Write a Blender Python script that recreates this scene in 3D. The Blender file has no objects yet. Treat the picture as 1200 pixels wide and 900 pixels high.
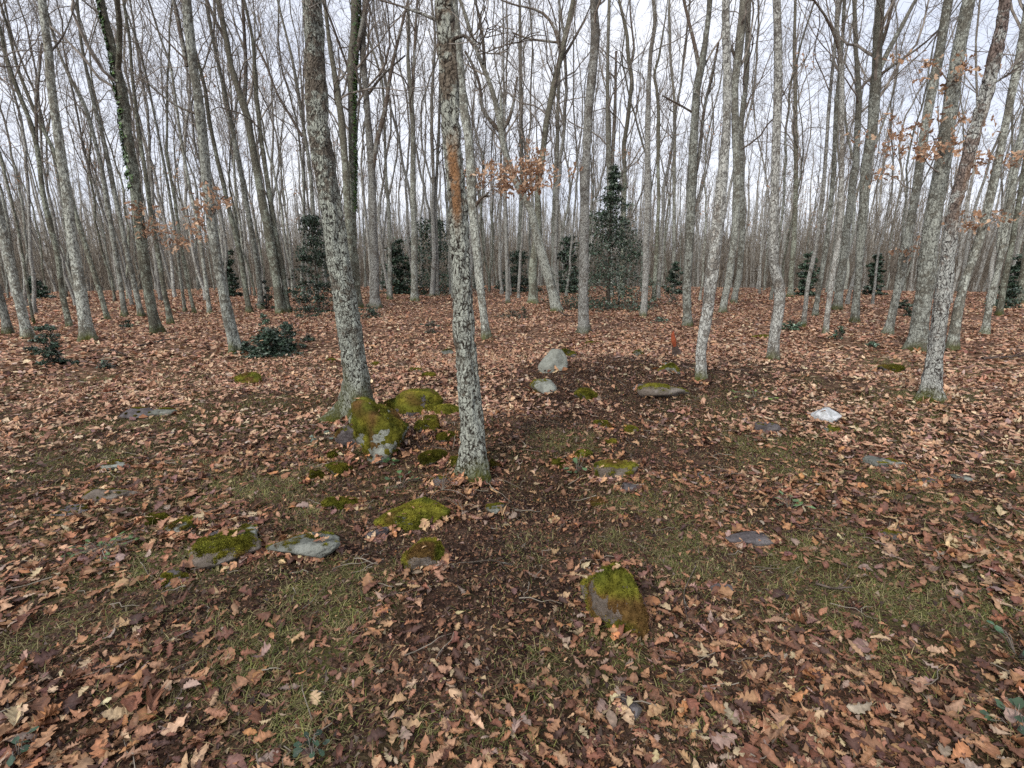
import bpy, math, random
import numpy as np
from math import radians as R

random.seed(7)
rng = np.random.default_rng(7)
S = bpy.context.scene
COL = S.collection

# ------------------------------------------------------------------ camera, sky, sun, exposure
F_PX = 600.0            # focal length in pixels of the 1200 x 900 photograph
PITCH = R(12.95)
CAM_H = 1.5
camd = bpy.data.cameras.new('camera'); cam = bpy.data.objects.new('camera', camd); COL.objects.link(cam)
camd.sensor_width = 36; camd.lens = 18; camd.clip_start = 0.05; camd.clip_end = 2000
cam.rotation_euler = (R(90) - PITCH, 0, 0)
S.camera = cam

SUN_EL, SUN_AZ = R(38), R(212)      # soft light from behind the left shoulder (azimuth clockwise from +Y)
w = bpy.data.worlds.new('World'); S.world = w; w.use_nodes = True
nt = w.node_tree; nt.nodes.clear()
out = nt.nodes.new('ShaderNodeOutputWorld')
sky = nt.nodes.new('ShaderNodeTexSky'); sky.sky_type = 'NISHITA'; sky.sun_disc = False
sky.sun_elevation = SUN_EL; sky.sun_rotation = SUN_AZ; sky.air_density = 1.0; sky.dust_density = 3.0
bg1 = nt.nodes.new('ShaderNodeBackground'); bg1.inputs['Strength'].default_value = 0.08
bg2 = nt.nodes.new('ShaderNodeBackground'); bg2.inputs['Strength'].default_value = 1.0
tc = nt.nodes.new('ShaderNodeTexCoord'); mp = nt.nodes.new('ShaderNodeMapping'); mp.inputs['Scale'].default_value = (1, 1, 2.2)
nz = nt.nodes.new('ShaderNodeTexNoise'); nz.inputs['Scale'].default_value = 2.3; nz.inputs['Detail'].default_value = 5; nz.inputs['Roughness'].default_value = .5
cr = nt.nodes.new('ShaderNodeValToRGB')
cr.color_ramp.elements[0].position = .35; cr.color_ramp.elements[0].color = (.44, .47, .55, 1)
cr.color_ramp.elements[1].position = .66; cr.color_ramp.elements[1].color = (.62, .63, .665, 1)
mx = nt.nodes.new('ShaderNodeMixShader'); mx.inputs[0].default_value = .9
L = nt.links.new
L(tc.outputs['Generated'], mp.inputs[0]); L(mp.outputs[0], nz.inputs['Vector']); L(nz.outputs['Fac'], cr.inputs[0]); L(cr.outputs[0], bg2.inputs[0])
L(sky.outputs[0], bg1.inputs[0]); L(bg1.outputs[0], mx.inputs[1]); L(bg2.outputs[0], mx.inputs[2]); L(mx.outputs[0], out.inputs[0])

sd = bpy.data.lights.new('sun', 'SUN'); sd.energy = 1.5; sd.angle = R(11); sd.color = (1, .955, .90)
so = bpy.data.objects.new('sun', sd); COL.objects.link(so)
so.rotation_euler = (R(90) - SUN_EL, 0, math.pi - SUN_AZ)
S.view_settings.view_transform = 'Standard'; S.view_settings.look = 'None'
S.view_settings.exposure = 1.05; S.view_settings.gamma = 1
S.cycles.use_denoising = False; S.cycles.max_bounces = 5; S.cycles.diffuse_bounces = 3; S.cycles.glossy_bounces = 2; S.cycles.transparent_max_bounces = 4
S.cycles.caustics_reflective = False; S.cycles.caustics_refractive = False

# ------------------------------------------------------------------ noise
def _h(ix, iy, iz, s):
    n = (ix * 73856093) ^ (iy * 19349663) ^ (iz * 83492791) ^ (s * 2654435761)
    n = (n ^ (n >> 13)) * 1274126177
    n = n & 0xffffffff
    n = (n ^ (n >> 16)) * 2246822519 & 0xffffffff
    return ((n ^ (n >> 13)) & 0xffff) / 32767.5 - 1.0
def noise(x, y, z=0., seed=0):
    x, y, z = np.broadcast_arrays(np.asarray(x, float), np.asarray(y, float), np.asarray(z, float))
    ix, iy, iz = (np.floor(v).astype(np.int64) for v in (x, y, z))
    fx, fy, fz = x - ix, y - iy, z - iz
    fx, fy, fz = (f * f * (3 - 2 * f) for f in (fx, fy, fz))
    def c(a, b, d): return _h(ix + a, iy + b, iz + d, seed)
    x00 = c(0,0,0) * (1-fx) + c(1,0,0) * fx; x10 = c(0,1,0) * (1-fx) + c(1,1,0) * fx
    x01 = c(0,0,1) * (1-fx) + c(1,0,1) * fx; x11 = c(0,1,1) * (1-fx) + c(1,1,1) * fx
    return (x00 * (1-fy) + x10 * fy) * (1-fz) + (x01 * (1-fy) + x11 * fy) * fz
def fbm(x, y, z=0., seed=0, o=4):
    t = 0; a = .5; f = 1.
    for i in range(o):
        t = t + a * noise(np.asarray(x) * f, np.asarray(y) * f, np.asarray(z) * f, seed + i * 17); a *= .5; f *= 2.03
    return t

# ------------------------------------------------------------------ terrain and pixel -> world
MOUND = (-.36, 3.9)
def ground(x, y):
    x = np.asarray(x, float); y = np.asarray(y, float)
    d = np.hypot(x, y)
    near = np.clip(1.3 - d / 30, .35, 1)
    z = near * (.11 * noise(x / 3.7 + 3.1, y / 3.7, seed=3) + .035 * noise(x / 1.1, y / 1.1, seed=5) + .014 * noise(x / .33, y / .33, seed=6))
    z = z + .21 * np.exp(-(((x - MOUND[0]) / .8) ** 2 + ((y - MOUND[1]) / .7) ** 2))
    z = z + .25 * np.exp(-(((x - .9) / 1.9) ** 2 + ((y - 6.2) / 1.5) ** 2))
    z = z - .10 * np.exp(-(((x - .15) / .35) ** 2 + ((y - 3.1) / .5) ** 2))
    z = z - .038 * np.clip(d - 36, 0, 200)
    return z
Z0 = float(ground(0, 0)); CAMZ = Z0 + CAM_H
cam.location = (0, 0, CAMZ)
def ray(px, py):
    u = (px - 600) / F_PX; v = (450 - py) / F_PX
    return np.array([u, math.cos(PITCH) + v * math.sin(PITCH), -math.sin(PITCH) + v * math.cos(PITCH)])
def G(px, py):
    d = ray(px, py); t = .3
    while t < 90:
        p = np.array([0, 0, CAMZ]) + d * t
        if p[2] <= ground(p[0], p[1]): break
        t += .01 if t < 12 else .05
    return np.array([p[0], p[1], float(ground(p[0], p[1]))])
def at(px, py, Y):
    d = ray(px, py); return np.array([0, 0, CAMZ]) + d * (Y / d[1])
def depth(p): return p[1] * math.cos(PITCH) - (p[2] - CAMZ) * math.sin(PITCH)
def proj(x, y, z):
    z = z - CAMZ; dd = y * math.cos(PITCH) - z * math.sin(PITCH); up = y * math.sin(PITCH) + z * math.cos(PITCH)
    return 600 + F_PX * x / dd, 450 - F_PX * up / dd

# ------------------------------------------------------------------ mesh builder
class MB:
    def __init__(s): s.v = []; s.q = []; s.t = []; s.c = []; s.n = 0; s.att = {}
    def add(s, v, q=None, t=None, c=None):
        v = np.asarray(v, float).reshape(-1, 3)
        s.v.append(v)
        if q is not None and len(q): s.q.append(np.asarray(q, np.int64).reshape(-1, 4) + s.n)
        if t is not None and len(t): s.t.append(np.asarray(t, np.int64).reshape(-1, 3) + s.n)
        if c is not None: s.c.append(np.broadcast_to(np.asarray(c, float), (len(v), 3)))
        s.n += len(v)
    def build(s, name, mat, parent=None, smooth=True, origin=None, att=None):
        me = bpy.data.meshes.new(name)
        v = np.concatenate(s.v)
        if origin is not None: v = v - np.asarray(origin)
        q = np.concatenate(s.q) if s.q else np.zeros((0, 4), np.int64)
        t = np.concatenate(s.t) if s.t else np.zeros((0, 3), np.int64)
        me.vertices.add(len(v)); me.vertices.foreach_set('co', v.astype(np.float32).ravel())
        nl = q.size + t.size; me.loops.add(nl)
        me.loops.foreach_set('vertex_index', np.concatenate([q.ravel(), t.ravel()]).astype(np.int32))
        me.polygons.add(len(q) + len(t))
        ls = np.concatenate([np.arange(len(q)) * 4, len(q) * 4 + np.arange(len(t)) * 3]).astype(np.int32)
        me.polygons.foreach_set('loop_start', ls)
        if smooth: me.polygons.foreach_set('use_smooth', np.ones(len(ls), bool))
        me.update(calc_edges=True)
        if s.c:
            a = me.attributes.new('Col', 'FLOAT_COLOR', 'POINT')
            c = np.concatenate(s.c); a.data.foreach_set('color', np.hstack([c, np.ones((len(c), 1))]).astype(np.float32).ravel())
        for k, arr in (att or {}).items():
            a = me.attributes.new(k, 'FLOAT', 'POINT'); a.data.foreach_set('value', np.asarray(arr, np.float32))
        me.materials.append(mat)
        o = bpy.data.objects.new(name, me); COL.objects.link(o)
        if parent is not None: o.parent = parent
        return o

def norm(a): return a / np.maximum(np.linalg.norm(a, axis=-1, keepdims=True), 1e-9)
def tubes(mb, P, Rr, sides, cap=True):
    """P (n,k,3), Rr (n,k): a batch of tubes"""
    P = np.asarray(P, float); Rr = np.asarray(Rr, float); n, k, _ = P.shape
    T = norm(np.gradient(P, axis=1))
    ov = norm(P[:, -1] - P[:, 0]); ref = np.where(np.abs(ov[:, 2:3]) > .6, np.array([[1., 0, 0]]), np.array([[0, 0, 1.]]))
    ref = ref[:, None, :]
    U = norm(np.cross(T, np.broadcast_to(ref, T.shape))); V = np.cross(T, U)
    a = np.arange(sides) / sides * 2 * np.pi
    ring = P[:, :, None, :] + Rr[:, :, None, None] * (np.cos(a)[None, None, :, None] * U[:, :, None, :] + np.sin(a)[None, None, :, None] * V[:, :, None, :])
    b = np.arange(n)[:, None, None] * (k * sides); i = np.arange(k - 1)[None, :, None] * sides; j = np.arange(sides)[None, None, :]; j2 = (j + 1) % sides
    q = np.stack([b + i + j, b + i + j2, b + i + sides + j2, b + i + sides + j], -1)
    mb.add(ring.reshape(-1, 3), q.reshape(-1, 4))

# ------------------------------------------------------------------ materials
def newmat(name, rough=.85, spec=.25):
    m = bpy.data.materials.new(name); m.use_nodes = True
    b = m.node_tree.nodes['Principled BSDF']; b.inputs['Roughness'].default_value = rough
    b.inputs['Specular IOR Level'].default_value = spec
    return m, m.node_tree, b
def N(nt, t, **kw):
    n = nt.nodes.new(t)
    for k, v in kw.items():
        if k in n.inputs: n.inputs[k].default_value = v
        else: setattr(n, k, v)
    return n
def mixc(nt, fac, a, b, mode='MIX'):
    m = nt.nodes.new('ShaderNodeMix'); m.data_type = 'RGBA'; m.blend_type = mode
    for i, v in ((0, fac), (6, a), (7, b)):
        if isinstance(v, bpy.types.NodeSocket): nt.links.new(v, m.inputs[i])
        else: m.inputs[i].default_value = v if i == 0 else (*v[:3], 1)
    return m.outputs[2]
def math_(nt, op, a, b=0., clamp=False):
    m = nt.nodes.new('ShaderNodeMath'); m.operation = op; m.use_clamp = clamp
    for i, v in ((0, a), (1, b)):
        if isinstance(v, bpy.types.NodeSocket): nt.links.new(v, m.inputs[i])
        else: m.inputs[i].default_value = v
    return m.outputs[0]
def ramp(nt, fac, lo, hi, a=0., b=1.):
    m = nt.nodes.new('ShaderNodeMapRange'); m.interpolation_type = 'SMOOTHSTEP'
    nt.links.new(fac, m.inputs[0]); m.inputs[1].default_value = lo; m.inputs[2].default_value = hi; m.inputs[3].default_value = a; m.inputs[4].default_value = b
    return m.outputs[0]
def attr(nt, name, out_='Fac'):
    a = nt.nodes.new('ShaderNodeAttribute'); a.attribute_name = name; return a.outputs[out_]
def bump(nt, bsdf, h, strength, dist):
    b = nt.nodes.new('ShaderNodeBump'); b.inputs['Strength'].default_value = strength; b.inputs['Distance'].default_value = dist
    nt.links.new(h, b.inputs['Height']); nt.links.new(b.outputs[0], bsdf.inputs['Normal'])

def bark(name, pale, base, dark, lich=.5, plate=26., hz=(1e3, 1e4), hcol=None, fiss=.5):
    m, nt, b = newmat(name, .9, .15); Lk = nt.links.new
    pale = tuple(min(c * 1.22, .7) for c in pale); base = tuple(c * 1.3 for c in base)
    tc = N(nt, 'ShaderNodeTexCoord'); oi = N(nt, 'ShaderNodeObjectInfo')
    off = nt.nodes.new('ShaderNodeVectorMath'); off.operation = 'ADD'
    mul = nt.nodes.new('ShaderNodeVectorMath'); mul.operation = 'SCALE'; mul.inputs['Scale'].default_value = 37.
    comb = nt.nodes.new('ShaderNodeCombineXYZ'); Lk(oi.outputs['Random'], comb.inputs[0]); Lk(oi.outputs['Random'], comb.inputs[1])
    Lk(comb.outputs[0], mul.inputs[0]); Lk(tc.outputs['Object'], off.inputs[0]); Lk(mul.outputs[0], off.inputs[1])
    wob = N(nt, 'ShaderNodeTexNoise', Scale=14., Detail=2.); Lk(off.outputs[0], wob.inputs['Vector'])
    wm = nt.nodes.new('ShaderNodeVectorMath'); wm.operation = 'MULTIPLY_ADD'; wm.inputs[1].default_value = (.08, .08, .12)
    Lk(wob.outputs['Color'], wm.inputs[0]); Lk(off.outputs[0], wm.inputs[2])
    mpp = N(nt, 'ShaderNodeMapping'); mpp.inputs['Scale'].default_value = (1, 1, .36); Lk(wm.outputs[0], mpp.inputs[0])
    vo = N(nt, 'ShaderNodeTexVoronoi', Scale=plate * 1.9); vo.feature = 'DISTANCE_TO_EDGE'; Lk(mpp.outputs[0], vo.inputs['Vector'])
    n1 = N(nt, 'ShaderNodeTexNoise', Scale=11., Detail=7., Roughness=.72); Lk(off.outputs[0], n1.inputs['Vector'])
    n2 = N(nt, 'ShaderNodeTexNoise', Scale=2.2, Detail=4., Roughness=.6); Lk(off.outputs[0], n2.inputs['Vector'])
    mp3 = N(nt, 'ShaderNodeMapping'); mp3.inputs['Scale'].default_value = (1, 1, .6); Lk(off.outputs[0], mp3.inputs[0])
    n3 = N(nt, 'ShaderNodeTexNoise', Scale=plate * 2.2, Detail=5., Roughness=.75); Lk(mp3.outputs[0], n3.inputs['Vector'])
    mask = math_(nt, 'ADD', math_(nt, 'MULTIPLY', n1.outputs[0], .45), math_(nt, 'MULTIPLY', n2.outputs[0], .38))
    mask = math_(nt, 'ADD', mask, math_(nt, 'MULTIPLY', n3.outputs[0], .17))
    sx = N(nt, 'ShaderNodeSeparateXYZ'); Lk(tc.outputs['Object'], sx.inputs[0])
    hgt = ramp(nt, sx.outputs[2], hz[0], hz[1])
    mask = math_(nt, 'SUBTRACT', mask, math_(nt, 'MULTIPLY', hgt, .085))
    mk = ramp(nt, mask, .61 - lich * .27, .655 - lich * .27)
    base2 = mixc(nt, ramp(nt, n3.outputs[0], .3, .7), tuple(c * .45 for c in base), tuple(c * 1.5 for c in base))
    if hcol: base2 = mixc(nt, math_(nt, 'MULTIPLY', hgt, .55), base2, hcol)
    pale2 = mixc(nt, ramp(nt, n3.outputs[0], .3, .7), tuple(c * .62 for c in pale), tuple(min(c * 1.3, .8) for c in pale))
    col = mixc(nt, mk, base2, pale2)
    fs = ramp(nt, vo.outputs['Distance'], .02, .2)
    fs2 = math_(nt, 'MULTIPLY', math_(nt, 'SUBTRACT', 1., fs), math_(nt, 'MULTIPLY', ramp(nt, n3.outputs[0], .42, .54), fiss))
    col = mixc(nt, fs2, col, dark)
    pit = ramp(nt, n3.outputs[0], .525, .59); col = mixc(nt, math_(nt, 'MULTIPLY', pit, math_(nt, 'MULTIPLY', ramp(nt, n2.outputs[0], .36, .6, .15, 1.), fiss)), col, dark)
    n5 = N(nt, 'ShaderNodeTexNoise', Scale=5.5, Detail=6., Roughness=.8); Lk(mp3.outputs[0], n5.inputs['Vector'])
    col = mixc(nt, math_(nt, 'MULTIPLY', ramp(nt, n5.outputs[0], .53, .6), .6), col, tuple(c * .5 for c in base))
    scar = math_(nt, 'MULTIPLY', attr(nt, 'scar'), ramp(nt, n1.outputs[0], .36, .46))
    col = mixc(nt, scar, col, mixc(nt, n3.outputs[0], (.16, .07, .03), (.52, .30, .15)))
    ms = math_(nt, 'MULTIPLY', attr(nt, 'moss'), ramp(nt, n1.outputs[0], .34, .5))
    col = mixc(nt, ms, col, mixc(nt, n3.outputs[0], (.02, .03, .006), (.13, .13, .02)))
    v = ramp(nt, oi.outputs['Random'], 0, 1, .72, 1.12)
    cb = nt.nodes.new('ShaderNodeVectorMath'); cb.operation = 'SCALE'; Lk(col, cb.inputs[0]); Lk(v, cb.inputs['Scale'])
    Lk(cb.outputs[0], b.inputs['Base Color'])
    hh = math_(nt, 'SUBTRACT', math_(nt, 'MULTIPLY', fs, .35), math_(nt, 'MULTIPLY', n3.outputs[0], .9)); hh = math_(nt, 'ADD', hh, math_(nt, 'MULTIPLY', mk, .2))
    bump(nt, b, hh, 1., .018)
    return m
M = {}
M['bark_near'] = bark('bark_lichen_mosaic', (.42, .445, .38), (.16, .14, .11), (.026, .021, .016), .66, 22, (1.9, 4.5), (.21, .165, .13), 1.)
M['bark_scar'] = bark('bark_lichen_scar', (.42, .44, .375), (.17, .145, .11), (.03, .022, .016), .64, 20, (1.2, 3.4), (.25, .20, .15), 1.)
M['bark_red'] = bark('bark_lichen_red', (.40, .41, .375), (.18, .145, .12), (.02, .013, .012), .68, 18, (1.3, 4.0), (.23, .17, .15), .9)
M['bark_white'] = bark('bark_whitish', (.40, .405, .37), (.19, .175, .15), (.04, .032, .027), .64, 16, (3, 8), (.2, .185, .155), .75)
M['bark_grey'] = bark('bark_grey', (.38, .40, .35), (.17, .165, .135), (.03, .026, .022), .55, 12, (3.5, 9), (.19, .18, .145), .7)
M['bark_dark'] = bark('bark_dark', (.31, .335, .27), (.13, .125, .095), (.03, .027, .02), .5, 14, (3, 8), (.15, .14, .11), .7)
def twigmat(name, c0, c1):
    m, nt, b = newmat(name, .9, .1)
    tc = N(nt, 'ShaderNodeTexCoord'); n1 = N(nt, 'ShaderNodeTexNoise', Scale=5., Detail=4.); nt.links.new(tc.outputs['Object'], n1.inputs['Vector'])
    nt.links.new(mixc(nt, ramp(nt, n1.outputs[0], .35, .65), c0, c1), b.inputs['Base Color'])
    return m
M['twig'] = twigmat('branch_bark', (.11, .095, .08), (.29, .26, .225))
M['brush'] = twigmat('far_brush', (.12, .10, .078), (.26, .23, .185))
M['limb'] = bark('limb_bark', (.26, .26, .23), (.12, .095, .075), (.03, .024, .02), .4, 20, (1e3, 1e4), None, .6)
M['far'] = twigmat('far_bark', (.20, .19, .165), (.37, .36, .325))

def leafmat(name, rough=.6, trans=.0, spec=.35, nsc=60.):
    m, nt, b = newmat(name, rough, spec)
    tc = N(nt, 'ShaderNodeTexCoord'); n1 = N(nt, 'ShaderNodeTexNoise', Scale=nsc, Detail=3.); nt.links.new(tc.outputs['Object'], n1.inputs['Vector'])
    c = attr(nt, 'Col', 'Color')
    v = nt.nodes.new('ShaderNodeVectorMath'); v.operation = 'SCALE'; nt.links.new(c, v.inputs[0]); nt.links.new(ramp(nt, n1.outputs[0], .3, .7, .75, 1.2), v.inputs['Scale'])
    nt.links.new(v.outputs[0], b.inputs['Base Color'])
    if trans:
        tr = nt.nodes.new('ShaderNodeBsdfTranslucent'); mx = nt.nodes.new('ShaderNodeMixShader'); mx.inputs[0].default_value = trans
        nt.links.new(v.outputs[0], tr.inputs[0]); o = nt.nodes['Material Output']
        nt.links.new(b.outputs[0], mx.inputs[1]); nt.links.new(tr.outputs[0], mx.inputs[2]); nt.links.new(mx.outputs[0], o.inputs[0])
    return m
M['leaf'] = leafmat('dead_leaf', .65, .12)
M['dry'] = leafmat('dry_hanging_leaf', .7, .3)
M['green'] = leafmat('evergreen_leaf', .42, .05, .5, 9.)
M['grass'] = leafmat('grass_blade', .6, .25, .3, 8.)
M['moss'] = leafmat('moss_cushion', .95, .0, .05, 45.)

def groundmat():
    m, nt, b = newmat('forest_floor', .95, .1); Lk = nt.links.new
    tc = N(nt, 'ShaderNodeTexCoord')
    wob = N(nt, 'ShaderNodeTexNoise', Scale=18., Detail=3.); Lk(tc.outputs['Object'], wob.inputs['Vector'])
    wm = nt.nodes.new('ShaderNodeVectorMath'); wm.operation = 'MULTIPLY_ADD'; wm.inputs[1].default_value = (.08, .08, 0); Lk(wob.outputs['Color'], wm.inputs[0]); Lk(tc.outputs['Object'], wm.inputs[2])
    v1 = N(nt, 'ShaderNodeTexVoronoi', Scale=17.); Lk(wm.outputs[0], v1.inputs['Vector'])
    v2 = N(nt, 'ShaderNodeTexVoronoi', Scale=38.); Lk(wm.outputs[0], v2.inputs['Vector'])
    se = N(nt, 'ShaderNodeSeparateColor'); Lk(v1.outputs['Color'], se.inputs[0])
    se2 = N(nt, 'ShaderNodeSeparateColor'); Lk(v2.outputs['Color'], se2.inputs[0])
    def cramp(fac, stops):
        r = nt.nodes.new('ShaderNodeValToRGB'); e = r.color_ramp.elements
        while len(e) < len(stops): e.new(.5)
        for el, (p, c) in zip(e, stops): el.position = p; el.color = (*c, 1)
        Lk(fac, r.inputs[0]); return r.outputs[0]
    leafc = cramp(se.outputs[0], [(0, (.04, .02, .013)), (.35, (.12, .062, .038)), (.7, (.24, .135, .085)), (1, (.38, .25, .17))])
    crumb = cramp(se2.outputs[0], [(0, (.008, .005, .004)), (.6, (.022, .012, .009)), (.9, (.06, .034, .024)), (1, (.16, .10, .066))])
    n1 = N(nt, 'ShaderNodeTexNoise', Scale=1.3, Detail=5., Roughness=.65); Lk(tc.outputs['Object'], n1.inputs['Vector'])
    n2 = N(nt, 'ShaderNodeTexNoise', Scale=90., Detail=3., Roughness=.7); Lk(tc.outputs['Object'], n2.inputs['Vector'])
    n4 = N(nt, 'ShaderNodeTexNoise', Scale=7., Detail=4., Roughness=.7); Lk(tc.outputs['Object'], n4.inputs['Vector'])
    cam_far = attr(nt, 'cover')
    col = mixc(nt, cam_far, crumb, leafc)
    g = math_(nt, 'MULTIPLY', attr(nt, 'grass'), ramp(nt, n4.outputs[0], .42, .58), True)
    gc = mixc(nt, n2.outputs[0], (.03, .03, .012), (.13, .125, .04))
    col = mixc(nt, g, col, gc)
    col = mixc(nt, ramp(nt, n2.outputs[0], .35, .65, .35, 0), col, (.02, .012, .01))
    Lk(col, b.inputs['Base Color'])
    h = math_(nt, 'ADD', math_(nt, 'MULTIPLY', v1.outputs['Distance'], .5), n2.outputs[0])
    bump(nt, b, h, .8, .02)
    return m
M['ground'] = groundmat()

def stonemat(name, c0, c1, lich=(.45, .46, .43), la=.5):
    m, nt, b = newmat(name, .85, .3); Lk = nt.links.new
    tc = N(nt, 'ShaderNodeTexCoord')
    n1 = N(nt, 'ShaderNodeTexNoise', Scale=16., Detail=7., Roughness=.7); Lk(tc.outputs['Object'], n1.inputs['Vector'])
    n2 = N(nt, 'ShaderNodeTexNoise', Scale=70., Detail=4., Roughness=.7); Lk(tc.outputs['Object'], n2.inputs['Vector'])
    n3 = N(nt, 'ShaderNodeTexNoise', Scale=6., Detail=5., Roughness=.6); Lk(tc.outputs['Object'], n3.inputs['Vector'])
    col = mixc(nt, ramp(nt, n1.outputs[0], .3, .7), c0, c1)
    col = mixc(nt, math_(nt, 'MULTIPLY', ramp(nt, n3.outputs[0], .52, .6), la), col, lich)
    col = mixc(nt, ramp(nt, n2.outputs[0], .3, .5, .6, 0), col, tuple(c * .35 for c in c0))
    Lk(col, b.inputs['Base Color'])
    bump(nt, b, math_(nt, 'ADD', n1.outputs[0], math_(nt, 'MULTIPLY', n2.outputs[0], .4)), .8, .02)
    return m
M['stone_pale'] = stonemat('stone_pale_grey', (.14, .145, .12), (.25, .26, .225), (.34, .36, .31))
M['stone_grey'] = stonemat('stone_grey_green', (.08, .085, .072), (.165, .17, .145), (.26, .27, .235), .6)
M['stone_dark'] = stonemat('stone_dark_violet', (.05, .043, .043), (.12, .105, .105), (.18, .17, .165), .4)
M['stone_brown'] = stonemat('stone_brown', (.08, .065, .05), (.17, .14, .115), (.25, .23, .2), .4)
M['stone_quartz'] = stonemat('stone_quartz', (.30, .31, .30), (.62, .64, .66), (.7, .7, .7), .4)
M['wood_red'] = stonemat('rotten_red_wood', (.16, .03, .012), (.34, .08, .03), (.35, .12, .05), .3)
M['wood_dark'] = stonemat('rotten_dark_wood', (.03, .02, .016), (.10, .07, .055), (.2, .17, .14), .3)

# ------------------------------------------------------------------ tags
def tag(o, label=None, cat=None, group=None, kind=None):
    if label: o['label'] = label
    if cat: o['category'] = cat
    if group: o['group'] = group
    if kind: o['kind'] = kind
    return o
def empty(name, loc):
    o = bpy.data.objects.new(name, None); COL.objects.link(o); o.location = loc; o.empty_display_size = .2; return o

# ------------------------------------------------------------------ ground sheet
# soft patches (pixel of the photograph's ground, radius in metres, amount)
def patches(lst):
    return [(*G(px, py)[:2], r, a) for px, py, r, a in lst]
SOIL = patches([(770, 440, 1.2, 1.2), (710, 450, .8, 1.1), (860, 455, .8, .8), (830, 435, .9, 1), (640, 530, .4, 1), (680, 600, .35, .9), (590, 590, .3, 1), (600, 640, .28, 1), (565, 650, .22, .9), (650, 560, .35, .8),
                (660, 500, .5, .6), (730, 600, .4, .8), (800, 620, .4, .7), (720, 520, .5, .7), (860, 700, .3, .9), (920, 700, .25, .8), (780, 700, .25, .9), (640, 700, .3, .7),
                (560, 700, .25, .6), (250, 690, .25, .9), (330, 690, .25, .8), (440, 640, .25, .6), (950, 620, .3, .6), (1060, 600, .3, .5), (1000, 660, .25, .5), (200, 590, .3, .4), (420, 560, .3, .4),
                (600, 780, .2, .5), (830, 800, .18, .4), (700, 790, .2, .7), (450, 830, .15, .3), (300, 820, .15, .4), (1090, 680, .2, .5)])
GRASS = patches([(130, 530, .9, 1), (250, 500, 1.0, .9), (330, 550, .6, .8), (60, 600, .6, .8), (130, 650, .45, 1), (220, 650, .35, .8), (40, 700, .3, .6), (300, 740, .3, .8), (400, 700, .3, .7),
                 (420, 780, .22, .8), (260, 790, .2, .7), (350, 840, .16, .6), (470, 690, .2, .6), (1050, 650, .4, 1), (1110, 600, .6, 1), (1000, 590, .5, .7), (1160, 700, .45, 1), (1120, 500, 1.2, .8), (960, 540, .7, .7),
                 (870, 560, .5, .7), (830, 650, .3, .7), (760, 600, .3, .6), (690, 640, .25, .7), (1040, 740, .3, .8), (940, 670, .3, .8), (900, 480, .8, .5), (650, 520, .4, .6), (700, 560, .4, .6), (740, 760, .18, .7),
                 (630, 790, .15, .5), (560, 850, .15, .5), (820, 820, .15, .6), (960, 720, .25, .6), (1180, 620, .5, .8), (180, 440, 1.5, .35), (480, 820, .12, .6), (930, 830, .15, .4), (1090, 830, .15, .4), (380, 600, .3, .6),
                 (1150, 560, .8, .7), (150, 800, .15, .4), (600, 500, .4, .3), (1170, 440, 1.5, .4)])
def field(pl, x, y):
    t = np.zeros(np.shape(x))
    for cx, cy, r, a in pl: t = np.maximum(t, a * np.exp(-((x - cx) ** 2 + (y - cy) ** 2) / (r * r)))
    return t
def f_soil(x, y): return np.clip(field(SOIL, x, y) * (1 + .9 * noise(x * 2.3, y * 2.3, seed=31)) + .35 * np.clip(noise(x * 1.6, y * 1.6, seed=32) - .45, 0, 1), 0, 1)
def f_grass(x, y): return np.clip(field([(a, b, r * 1.45, c) for a, b, r, c in GRASS], x, y) * (1.12 + 1.0 * noise(x * 2.6, y * 2.6, seed=33)), 0, 1)

rings = np.concatenate([[0], np.geomspace(.12, 60, 330), np.geomspace(64, 700, 40)])
na = 640; ang = np.arange(na) / na * 2 * np.pi
RR, AA = np.meshgrid(rings[1:], ang, indexing='ij')
X, Y = (RR * np.sin(AA)).ravel(), (RR * np.cos(AA)).ravel()
X = np.concatenate([[0], X]); Y = np.concatenate([[0], Y])
nr = len(rings) - 1
i = np.arange(nr - 1)[:, None] * na; j = np.arange(na)[None]; j2 = (j + 1) % na
q = np.stack([1 + i + j, 1 + i + na + j, 1 + i + na + j2, 1 + i + j2], -1).reshape(-1, 4)[:, ::-1]
t = np.stack([np.zeros(na, int), 1 + np.arange(na), 1 + (np.arange(na) + 1) % na], -1)[:, ::-1]
gm = MB(); gm.add(np.stack([X, Y, ground(X, Y)], -1), q, t)
so_, gr_ = f_soil(X, Y), f_grass(X, Y)
g = gm.build('ground', M['ground'], att={'grass': gr_, 'cover': np.clip((np.hypot(X, Y) - 3) / 8, .25, 1) * (1 - .85 * so_)})
tag(g, kind='structure', label='leaf covered forest floor of dark soil and litter')

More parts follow.
